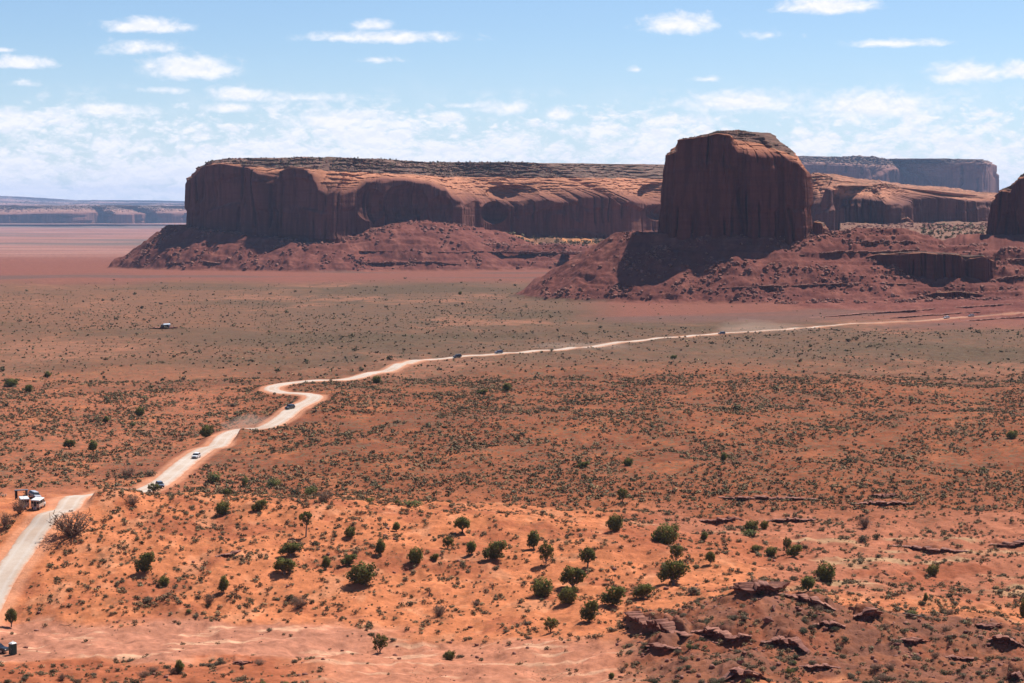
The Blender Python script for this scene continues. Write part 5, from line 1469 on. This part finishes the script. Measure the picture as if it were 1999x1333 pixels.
# rock ledges: stacked broken slabs along a line
def ledge(points, th, over, label, layers=3, depth=2.6, seed=0, cs=1, name='rock_ledge', group='ledges of bare rock', lift=0.0, mat=M_rock):
    """points: photo points of the foot line from left to right; th: height px at that distance"""
    P3 = LEDGE_FOOT[[q[0] for q in LEDGES].index(points)]
    hgt = [h * p_.y / F for h, p_ in zip(th if hasattr(th, '__len__') else [th] * len(P3), P3)]
    xy = np.array([(p_.x, p_.y) for p_ in P3]); zb = np.array([p_.z for p_ in P3]); hg = np.array(hgt)
    L = np.r_[0, np.cumsum(np.hypot(*np.diff(xy, axis=0).T))]
    n = max(14, int(L[-1] / (.14 * cs))); s_ = np.linspace(0, L[-1], n)
    cx_ = np.interp(s_, L, xy[:, 0]); cy_ = np.interp(s_, L, xy[:, 1]); z0 = np.interp(s_, L, zb); h_ = np.interp(s_, L, hg)
    tan = np.gradient(np.stack([cx_, cy_], -1), axis=0); tan /= np.linalg.norm(tan, axis=1)[:, None]; nor = np.stack([tan[:, 1], -tan[:, 0]], -1)
    blk = np.floor(s_ / (.9 * cs) + .6 * perlin(s_ / (1.7 * cs), s_ * 0 + seed, seed + 31)); jag = np.array([random.Random(int(b_) * 7 + seed).uniform(.45, 1.15) for b_ in blk])
    taper = np.clip(np.minimum(s_, L[-1] - s_) / (.25 * L[-1] + .3), 0.12, 1) ** .8 * jag
    Vs, Fs = [], []; base = 0
    for li in range(layers):
        q0 = li / layers; q1 = (li + 1) / layers
        o_ = over * (q1 ** 1.5) * (.5 + .5 * taper) + .55 * cs ** .6 * fbm(s_ / (1.6 * cs), s_ * 0 + li * 5 + seed, 3, 71 + seed) + .30 * cs ** .6 * np.sign(perlin(s_ / (1.1 * cs), s_ * 0 + li * 9.3, seed + 3))
        gap = .06
        zl = z0 - .4 * (li == 0) + h_ * taper * (q0 + gap * (li > 0)); zh = z0 + h_ * taper * q1 * (1 + .12 * fbm(s_ / (2.2 * cs), s_ * 0 + 3, 3, seed + 6))
        back = depth * (1 - .15 * li) * (.4 + .6 * taper)
        rings = [(o_ - .12, zl), (o_ + .05, zl + .25 * (zh - zl)), (o_ + .08 + .08 * fbm(s_ / (.5 * cs), s_ * 0, 2, seed + 9), zl + .7 * (zh - zl)), (o_ - .05, zh), (-back * .5, zh + .06), (-back, zh - .35 * h_), (-back, zl - .5), (-back * .4, zl - .02)]
        for (oo, zz_) in rings:
            Vs.append(np.stack([cx_ + nor[:, 0] * oo, cy_ + nor[:, 1] * oo, zz_ + .05 * fbm(s_ / (.8 * cs), s_ * 0 + li, 2, seed + 8)], -1))
        nr = len(rings)
        i_ = np.arange(nr)[:, None]; j_ = np.arange(n - 1)[None]
        f_ = np.stack([i_ * n + j_, i_ * n + j_ + 1, ((i_ + 1) % nr) * n + j_ + 1, ((i_ + 1) % nr) * n + j_], -1).reshape(-1, 4) + base
        Fs.append(f_)
        for e_ in (0, n - 1):
            r8 = [base + k2 * n + e_ for k2 in range(nr)]
            if e_: r8 = r8[::-1]
            Fs.append(np.array([[r8[0], r8[1], r8[6], r8[7]], [r8[1], r8[2], r8[5], r8[6]], [r8[2], r8[3], r8[4], r8[5]]]))
        base += nr * n
    me = mesh_np(name, np.concatenate(Vs), np.concatenate(Fs)); me.materials.append(mat)
    obj(name, me, None, label=label, category='rock ledge', group=group)
for q_ in LEDGES: ledge(*q_)

# ------------------------------------------------------------------ vehicles and small built things
M_glass = simple('dark_glass', (.012, .014, .018), .08, 0, .02, 3, .6)
M_tyre = simple('tyre_rubber', (.018, .017, .016), .9)
M_rim = simple('wheel_metal', (.32, .32, .33), .35, .7)
M_lamp = simple('lamp_lens', (.75, .75, .72), .15, 0, .02)
M_red = simple('red_lens', (.35, .02, .015), .2)
def paint(name, c): return simple(name, c, .32, .0, .06, 1.5, .5)
P_white = paint('white_paint', (.62, .62, .62)); P_black = paint('black_paint', (.015, .016, .02)); P_grey = paint('blue_grey_paint', (.12, .14, .19))
P_dark = paint('dark_grey_paint', (.04, .043, .048)); P_silver = paint('silver_paint', (.34, .35, .38)); P_beige = paint('beige_panel', (.40, .31, .24)); P_cream = paint('cream_roof', (.66, .64, .60))
M_plastic = simple('black_trim', (.02, .02, .02), .7)
M_green_p = simple('green_plastic', (.012, .045, .040), .45, 0, .1); M_whitep = simple('white_plastic', (.62, .62, .60), .5, 0, .05)
M_roofm = simple('grey_roof_panel', (.10, .11, .125), .6); M_wood = simple('dark_wood', (.07, .045, .035), .85, var=.3); M_board = simple('pale_board', (.52, .42, .36), .8, var=.2)
M_metalr = simple('pale_metal_roof', (.50, .54, .58), .4, .2)

def box_bm(bm, x0, x1, y0, y1, z0, z1, bev=0.0, taper=(0, 0)):
    """box with optional inward taper of the top (x, y)"""
    tx, ty = taper
    vs = [bm.verts.new(v) for v in ((x0, y0, z0), (x1, y0, z0), (x1, y1, z0), (x0, y1, z0), (x0 + tx, y0 + ty, z1), (x1 - tx, y0 + ty, z1), (x1 - tx, y1 - ty, z1), (x0 + tx, y1 - ty, z1))]
    fs = [bm.faces.new([vs[i] for i in f_]) for f_ in ((3, 2, 1, 0), (4, 5, 6, 7), (0, 1, 5, 4), (1, 2, 6, 5), (2, 3, 7, 6), (3, 0, 4, 7))]
    if bev > 0:
        es = list({e for f_ in fs for e in f_.edges})
        bmesh.ops.bevel(bm, geom=es, offset=bev, segments=2, profile=.6, affect='EDGES')
def part(name, build, mat, parent, smooth=False):
    bm = bmesh.new(); build(bm)
    bmesh.ops.recalc_face_normals(bm, faces=bm.faces)
    me = bpy.data.meshes.new(name); bm.to_mesh(me); bm.free(); me.materials.append(mat)
    if smooth:
        for p_ in me.polygons: p_.use_smooth = True
    return obj(name, me, None, parent)
def profile(bm, pts, half, inset=None):
    """side outline (y along the car, z up) carried across the width; inset narrows the upper points"""
    n = len(pts); rows = []
    for sx in (-1, -.86, .86, 1):
        row = []
        for k_, (y, z) in enumerate(pts):
            h = half - (inset[k_] if inset else 0)
            sh_ = .97 if abs(sx) == 1 else 1
            row.append(bm.verts.new((sx * h, y * (sh_ if abs(sx) == 1 else 1), z - (.03 if abs(sx) == 1 else 0))))
        rows.append(row)
    for a_, b_ in zip(rows[:-1], rows[1:]):
        for k_ in range(n): bm.faces.new([a_[k_], a_[(k_ + 1) % n], b_[(k_ + 1) % n], b_[k_]])
    bm.faces.new(rows[0]); bm.faces.new(rows[-1][::-1])
def cyl(bm, x0, x1, y, z, r, n=16):
    a_ = [bm.verts.new((x0, y + r * math.cos(t_), z + r * math.sin(t_))) for t_ in np.linspace(0, 2 * math.pi, n, endpoint=False)]
    b_ = [bm.verts.new((x1, y + r * math.cos(t_), z + r * math.sin(t_))) for t_ in np.linspace(0, 2 * math.pi, n, endpoint=False)]
    for k_ in range(n): bm.faces.new([a_[k_], a_[(k_ + 1) % n], b_[(k_ + 1) % n], b_[k_]])
    bm.faces.new(a_); bm.faces.new(b_[::-1])
def wheel(root, x, y, r=.37, w_=.24):
    s_ = 1 if x > 0 else -1
    wt = part('wheel', lambda bm: cyl(bm, x - w_ / 2, x + w_ / 2, y, r, r), M_tyre, root)
    part('rim', lambda bm: cyl(bm, x + s_ * (w_ / 2 - .02), x + s_ * (w_ / 2 + .012), y, r, r * .62, 12), M_rim, wt)

def make_suv(name, p, label, cat='car', group=None, L=4.7, Wd=1.92, H=1.74):
    """faces -Y (towards the viewer) before it is turned"""
    root = bpy.data.objects.new(name, None); link(root, label=label, category=cat)
    if group: root['group'] = group
    h = L / 2; w2 = Wd / 2
    body = [(-h, .42), (-h, .78), (-h + .10, .95), (-h + 1.05, 1.08), (h - .12, 1.12), (h, .95), (h, .42), (h - .3, .28), (-h + .3, .28)]
    part('body', lambda bm: profile(bm, body, w2, [.06, .04, .08, .05, .05, .06, .06, .1, .1]), p, root)
    cab = [(-h + 1.05, 1.05), (-h + 1.75, H - .07), (h - .55, H - .05), (h - .12, 1.08)]
    part('windows', lambda bm: profile(bm, cab, w2 - .06, [0, .16, .16, .02]), M_glass, root)
    rf = [(-h + 1.70, H - .08), (-h + 1.85, H - .01), (h - .75, H), (h - .5, H - .07)]
    part('roof', lambda bm: profile(bm, rf, w2 - .19, [.01, .04, .04, .01]), p, root)
    for sx in (-1, 1):
        for yy in (-h + 1.85, -h + 2.95):
            pass
        part('pillar', lambda bm: (box_bm(bm, sx * (w2 - .14) - .05, sx * (w2 - .14) + .05, -h + 2.2, -h + 2.32, 1.05, H - .08)), p, root)
        part('headlight', lambda bm: box_bm(bm, sx * .70 - .17, sx * .70 + .17, -h - .012, -h + .12, .66, .82, .03), M_lamp, root)
        part('tail_light', lambda bm: box_bm(bm, sx * .76 - .10, sx * .76 + .10, h - .10, h + .012, .74, 1.0, .03), M_red, root)
        part('mirror', lambda bm: box_bm(bm, sx * (w2 + .09) - .10, sx * (w2 + .09) + .10, -h + 1.45, -h + 1.57, 1.02, 1.2, .03), p, root)
        for yy in (-h + .95, h - .95): wheel(root, sx * (w2 - .11), yy)
    part('grille', lambda bm: box_bm(bm, -.46, .46, -h - .01, -h + .06, .60, .80, .02), M_plastic, root)
    part('bumper', lambda bm: box_bm(bm, -w2 + .06, w2 - .06, -h - .04, -h + .12, .32, .54, .04), M_plastic, root)
    return root

def place(root, px, py, heading_deg, sink=.02):
    g = ground(px, py)
    # sit on the ground with the slope under the wheels
    a = math.radians(heading_deg)
    fw = Vector((math.sin(a), -math.cos(a), 0)); rt = Vector((math.cos(a), math.sin(a), 0))
    def H_(v): return float(height_at(v.x, v.y))
    f_ = (Vector((0, 0, H_(g + fw * 1.6) - H_(g - fw * 1.6))) + fw * 3.2).normalized()
    r_v = (Vector((0, 0, H_(g + rt) - H_(g - rt))) + rt * 2).normalized()
    up = r_v.cross(-f_).normalized()
    if up.z < 0: up = -up
    y_ = -f_; x_ = y_.cross(up).normalized(); up = x_.cross(y_)
    M_ = Matrix((x_, y_, up)).transposed().to_4x4(); M_.translation = g + up * (.10 + .00012 * g.y + .03 - sink)
    root.matrix_world = M_
    root.location = M_.translation; root.rotation_euler = M_.to_euler()
    return g

def copy_thing(src, label, group=None, remat=None):
    c = src.copy(); COL.objects.link(c); c['label'] = label
    if group: c['group'] = group
    def cp(o, par):
        d_ = o.copy(); COL.objects.link(d_); d_.parent = par
        if remat and d_.data.materials and d_.data.materials[0] == remat[0]:
            d_.data = d_.data.copy(); d_.data.materials[0] = remat[1]
        for k2 in o.children: cp(k2, d_)
    for k2 in list(src.children): cp(k2, c)
    return c
GC = 'cars driving along the dirt road'
suv = make_suv('suv', P_grey, 'blue-grey car nearest on the road, coming round the bare-trunk juniper', 'car', GC)
place(suv, 312, 952, 22)
for (p_, px, py, hd, lb) in ((P_white, 383, 895, -8, 'white car in the middle of the straight pale road stretch'), (P_dark, 566, 799, -30, 'dark car below the sharp road bend with dust behind it'),
                             (P_dark, 893, 698.5, -68, 'dark speck of a car far along the road, left one of the close pair'), (P_grey, 974, 690.5, -68, 'grey speck of a car far along the road, right one of the close pair'),
                             (P_grey, 1409, 653, -70, 'grey car raising dust far out on the road'), (P_white, 1848, 622, -60, 'white vehicle on the red slope at the far end of the road'),
                             (P_silver, 1896, 618.5, -60, 'silver vehicle on the red slope, farthest right on the road')):
    c = copy_thing(suv, lb, GC, (P_grey, p_)); place(c, px, py, hd)
sw = copy_thing(suv, 'white car with dark windscreen parked behind the two tour trucks', 'parked vehicles', (P_grey, P_silver)); place(sw, 67, 973, 38)
bk = copy_thing(suv, 'black car at the left edge beside the portable toilet', 'parked vehicles', (P_grey, P_black)); place(bk, -6, 1274, 75)

def make_truck():
    """rear towards the viewer (-Y)"""
    root = bpy.data.objects.new('tour_truck', None); link(root, label='', category='truck', group='parked vehicles')
    w2 = 1.15
    def shell(bm):
        box_bm(bm, -w2, w2, -2.3, 2.3, .78, .98, .02)                  # floor
        box_bm(bm, -w2, -w2 + .08, -2.3, 2.3, .98, 1.65); box_bm(bm, w2 - .08, w2, -2.3, 2.3, .98, 1.65)   # low sides
        box_bm(bm, -w2 + .08, w2 - .08, 2.22, 2.3, .98, 2.55)
        box_bm(bm, -w2 + .08, -.38, -2.3, -2.22, .98, 1.75); box_bm(bm, .40, w2 - .08, -2.3, -2.22, .98, 1.75)
        for sx in (-1, 1):
            for yy in (-2.24, -.8, .8, 2.2): box_bm(bm, sx * (w2 - .04) - .04, sx * (w2 - .04) + .04, yy - .05, yy + .05, 1.65, 2.6)
        box_bm(bm, -.42, -.34, -2.3, -2.23, 1.75, 2.6); box_bm(bm, .36, .44, -2.3, -2.23, 1.75, 2.6)
        box_bm(bm, -w2 + .08, w2 - .08, -2.29, -2.22, 2.45, 2.62)
    part('body', shell, P_beige, root)
    part('roof', lambda bm: box_bm(bm, -w2 - .10, w2 + .10, -2.55, 2.45, 2.62, 2.86, .09, (.10, .10)), P_cream, root)
    part('window', lambda bm: box_bm(bm, .46, w2 - .1, -2.275, -2.25, 1.78, 2.44), M_glass, root)
    part('window', lambda bm: box_bm(bm, -w2 + .1, -.44, -2.275, -2.25, 1.78, 2.44), M_glass, root)
    part('doorway_shade', lambda bm: box_bm(bm, -.34, .36, -2.2, -2.16, 1.0, 2.45), M_plastic, root)  # black sheet standing in for the shade inside the open rear door
    st_ = part('step_ladder', lambda bm: [box_bm(bm, -.30, .34, -2.62 + .09 * k2, -2.46 + .09 * k2, .30 + .2 * k2, .35 + .2 * k2) for k2 in range(3)], M_whitep, root)
    part('rail', lambda bm: (box_bm(bm, -.35, -.31, -2.64, -2.3, .22, .92), box_bm(bm, .35, .39, -2.64, -2.3, .22, .92)), M_whitep, st_)
    for k2 in range(4): part('seat', lambda bm: (box_bm(bm, -.95, -.2, -1.5 + k2 * 1.0, -1.05 + k2 * 1.0, 1.2, 1.42, .03), box_bm(bm, .2, .95, -1.5 + k2 * 1.0, -1.05 + k2 * 1.0, 1.2, 1.42, .03), box_bm(bm, -.95, .95, -1.56 + k2, -1.48 + k2, 1.42, 1.95, .02)), M_plastic, root)
    part('cab', lambda bm: profile(bm, [(2.4, .55), (2.4, 2.15), (3.5, 2.15), (3.95, 1.35), (4.7, 1.2), (4.75, .55)], .98, [0, .08, .08, 0, .02, .02]), P_cream, root)
    part('windscreen', lambda bm: profile(bm, [(3.0, 1.38), (3.0, 2.05), (3.55, 2.1), (3.99, 1.42)], .985, [0, .07, .07, 0]), M_glass, root)
    for sx in (-1, 1):
        part('tail_light', lambda bm: box_bm(bm, sx * 1.0 - .07, sx * 1.0 + .07, -2.33, -2.29, 1.02, 1.22, .01), M_red, root)
        for yy in (-1.3, 3.5): wheel(root, sx * .93, yy, .45, .3)
    part('chassis', lambda bm: box_bm(bm, -.6, .6, -2.2, 4.5, .5, .78), M_plastic, root)
    return root
tr = make_truck(); tr['label'] = 'open tour truck with white roof and rear steps, right of the two'
place(tr, 73, 994, -6)
t2_ = copy_thing(tr, 'open tour truck with white roof, left of the two and turned to the left', 'parked vehicles'); place(t2_, 47, 992, 20)
for q_ in (tr, t2_): q_.scale = (.95, .8, .92)

def stall():
    root = bpy.data.objects.new('vendor_shelter', None); link(root, label='small dark shelter with a flat grey roof behind the tour trucks', category='shelter')
    part('roof', lambda bm: box_bm(bm, -1.7, 1.7, -1.2, 1.2, 2.25, 2.42, .02, (.03, .03)), M_roofm, root)
    for sx in (-1, 1):
        for sy in (-1, 1): part('post', lambda bm: box_bm(bm, sx * 1.5 - .07, sx * 1.5 + .07, sy * 1.0 - .07, sy * 1.0 + .07, -.1, 2.25), M_wood, root)
        part('side_panel', lambda bm: box_bm(bm, sx * 1.22 - .22, sx * 1.22 + .22, .3, .36, .1, 2.2), M_wood, root)
        part('side_panel', lambda bm: box_bm(bm, sx * 1.5 - .025, sx * 1.5 + .025, -.9, .9, .1, 2.2), M_wood, root)
    part('counter', lambda bm: (box_bm(bm, -1.2, 1.2, -.6, .1, .78, .84), box_bm(bm, -1.1, -1.0, -.5, 0, 0, .78), box_bm(bm, 1.0, 1.1, -.5, 0, 0, .78)), M_wood, root)
    return root
st_root = stall(); place(st_root, 42, 975, 8)
def picnic(name, label, px, py, rot):
    root = bpy.data.objects.new(name, None); link(root, label=label, category='table')
    part('table_top', lambda bm: [box_bm(bm, -.95, .95, -.38 + k2 * .26, -.15 + k2 * .26, .72, .77) for k2 in range(3)], M_board, root)
    for sy in (-1, 1): part('bench', lambda bm: box_bm(bm, -.95, .95, sy * .78 - .14, sy * .78 + .14, .42, .47), M_board, root)
    for sx in (-1, 1): part('leg', lambda bm: (box_bm(bm, sx * .7 - .04, sx * .7 + .04, -.85, .85, .36, .42), box_bm(bm, sx * .7 - .04, sx * .7 + .04, -.5, -.4, 0, .72), box_bm(bm, sx * .7 - .04, sx * .7 + .04, .4, .5, 0, .72)), M_wood, root)
    place(root, px, py, rot)
picnic('picnic_table', 'pale wooden picnic table on the sand at the left edge', 6, 971, 10)

def toilet():
    root = bpy.data.objects.new('portable_toilet', None); link(root, label='dark green portable toilet with a white roof at the bottom left', category='toilet')
    def shell(bm):
        box_bm(bm, -.58, .58, -.58, .58, .10, 2.12, .03)
        for k2 in range(4):
            xx = -.42 + k2 * .28
            box_bm(bm, xx - .03, xx + .03, -.60, -.57, .2, 2.05); box_bm(bm, .57, .60, xx - .03, xx + .03, .2, 2.05); box_bm(bm, -.60, -.57, xx - .03, xx + .03, .2, 2.05)
    part('shell', shell, M_green_p, root)
    part('base', lambda bm: box_bm(bm, -.62, .62, -.62, .62, 0, .10), M_plastic, root)
    dr = part('door', lambda bm: box_bm(bm, -.42, .42, -.635, -.602, .2, 1.98, .01), M_green_p, root)
    part('handle', lambda bm: box_bm(bm, .30, .36, -.66, -.637, 1.05, 1.2), M_whitep, dr)
    def rf(bm):
        box_bm(bm, -.63, .63, -.63, .63, 2.12, 2.2, .02); box_bm(bm, -.58, .58, -.58, .58, 2.2, 2.42, .04, (.22, .22))
    part('roof', rf, M_whitep, root)
    def vp(bm): box_bm(bm, -.5, -.42, .40, .48, 2.2, 2.62)
    part('vent_pipe', vp, M_whitep, root)
    place(root, 25, 1278, -38)
toilet()
def trailer():
    root = bpy.data.objects.new('trailer', None); link(root, label='tiny shed-like trailer with a pale metal roof alone on the plain', category='trailer')
    part('body', lambda bm: box_bm(bm, -3.0, 2.2, -1.3, 1.3, .35, 2.3, .03), M_wood, root)
    part('roof', lambda bm: box_bm(bm, -1.3, 3.4, -1.7, 1.5, 2.3, 2.55, .02, (.2, .3)), M_metalr, root)
    part('awning', lambda bm: (box_bm(bm, 2.2, 3.3, -1.4, -1.3, .3, 2.3), box_bm(bm, 3.2, 3.3, -1.4, 1.3, .3, 2.3)), M_metalr, root)
    part('door', lambda bm: box_bm(bm, -1.9, -1.1, -1.33, -1.301, .4, 2.1), M_plastic, root)
    for sx in (-1, 1): part('window', lambda bm: box_bm(bm, sx * .9 - .4, sx * .9 + .4, -1.33, -1.301, 1.1, 1.8), M_glass, root)
    for yy in (-1.2, 1.2): wheel(root, .0, yy, .36, .2)
    place(root, 323, 640, 12)
trailer()
# fallen log and snags
def wood_thing(name, label, cat, px, py, paths, mat=M_bark, rot=0):
    g = ground(px, py)
    V, Fq, T = join([tube(p_, r_2, 6) for (p_, r_2) in paths])
    me = mesh_np(name, V, Fq, True); me.materials.append(mat)
    o = obj(name, me, None, label=label, category=cat); o.location = g; o.rotation_euler = (0, 0, rot)
wood_thing('fallen_log', 'fallen grey log lying across the crest of the rocky ridge', 'log', 1785, 1205,
           [([(-2.3, .6, .75), (-.8, .3, .55), (1.0, -.2, .25), (2.6, -.5, .0)], [.16, .2, .18, .08]), ([(-.5, .3, .5), (-1.3, -.2, .9), (-2.0, -.5, .8)], [.1, .07, .03]), ([(.8, -.1, .3), (1.5, .5, .6), (2.2, .7, .5)], [.09, .06, .02])])
wood_thing('dead_stump', 'small dead upright stump on the bare sand left of centre', 'stump', 838, 1164,
           [([(0, 0, -.1), (.05, 0, .9), (.0, .05, 1.5), (.1, 0, 2.0)], [.2, .14, .1, .05]), ([(.05, 0, .8), (.35, 0, 1.2), (.4, 0, 1.5)], [.09, .06, .02]), ([(0, 0, .3), (-.5, -.2, .15), (-1.0, -.1, .05)], [.1, .07, .03])])
wood_thing('dead_branch', 'dead forked branch lying on the sand beside the left wash', 'branch', 130, 1222,
           [([(-1.6, 0, .5), (-.6, .1, .2), (.4, 0, .15), (1.5, .2, .3)], [.05, .07, .08, .03]), ([(.4, 0, .15), (1.0, -.4, .5), (1.6, -.5, .9)], [.06, .04, .02])])
wood_thing('dead_stump', 'tiny dead stump on the sand above the ragged leaning juniper', 'stump', 1195, 1134, [([(0, 0, -.1), (.0, 0, .6), (.1, .05, 1.1)], [.12, .09, .04])])

# dust hanging over the road behind the cars
def dust(px, py, sx, sy, sz, dens, label, seed, d=None):
    g = ground(px, py)
    bm = bmesh.new(); bmesh.ops.create_icosphere(bm, subdivisions=4, radius=1)
    for v in bm.verts:
        n_ = float(fbm(v.co.x * 1.6 + seed, v.co.y * 1.6 + v.co.z, 3, seed)); v.co *= 1 + .35 * n_
        v.co = Vector((v.co.x * sx, v.co.y * sy, max(v.co.z, -.15) * sz))
    me = bpy.data.meshes.new('dust'); bm.to_mesh(me); bm.free()
    m = bpy.data.materials.new('road_dust'); m.use_nodes = True; t = NT(m.node_tree); t.n.clear()
    pv = t.new('ShaderNodeVolumePrincipled'); pv.inputs['Color'].default_value = (.85, .68, .55, 1); pv.inputs['Density'].default_value = dens
    mo = t.new('ShaderNodeOutputMaterial'); t.l.new(pv.outputs[0], mo.inputs['Volume']); me.materials.append(m)
    o = obj('dust', me, None, kind='stuff', label=label, category='dust'); o.location = g + Vector((0, 0, .4)); return o
dust(1460, 648, 24, 20, 9, .0045, 'pale dust hanging over the far road', 3)
dust(1500, 646, 34, 20, 5, .005, 'low dust drifting along the far road', 4)
dust(488, 836, 10, 24, 4.0, .010, 'dust along the road behind the dark car', 5)
dust(1140, 679, 34, 20, 2.5, .007, 'thin dust over the road in the middle distance', 6)

# ------------------------------------------------------------------ the air
def box_mesh(name, x0, x1, y0, y1, z0, z1):
    v = [(x, y, z) for x in (x0, x1) for y in (y0, y1) for z in (z0, z1)]
    f = [(0, 1, 3, 2), (4, 6, 7, 5), (0, 4, 5, 1), (2, 3, 7, 6), (0, 2, 6, 4), (1, 5, 7, 3)]
    me = bpy.data.meshes.new(name); me.from_pydata(v, [], f); me.update(); return me
M_haze = bpy.data.materials.new('haze_air'); M_haze.use_nodes = True
t = NT(M_haze.node_tree); t.n.clear()
pv = t.new('ShaderNodeVolumePrincipled')
pv.inputs['Color'].default_value = (.42, .64, 1.0, 1)
pv.inputs['Density'].default_value = HAZE_DENSITY
pv.inputs['Anisotropy'].default_value = 0.0
mo = t.new('ShaderNodeOutputMaterial'); t.l.new(pv.outputs[0], mo.inputs['Volume'])
obj('haze', box_mesh('haze', -24000, 24000, -300, 36000, float(Z.min()) - 1, 330), M_haze, kind='stuff')
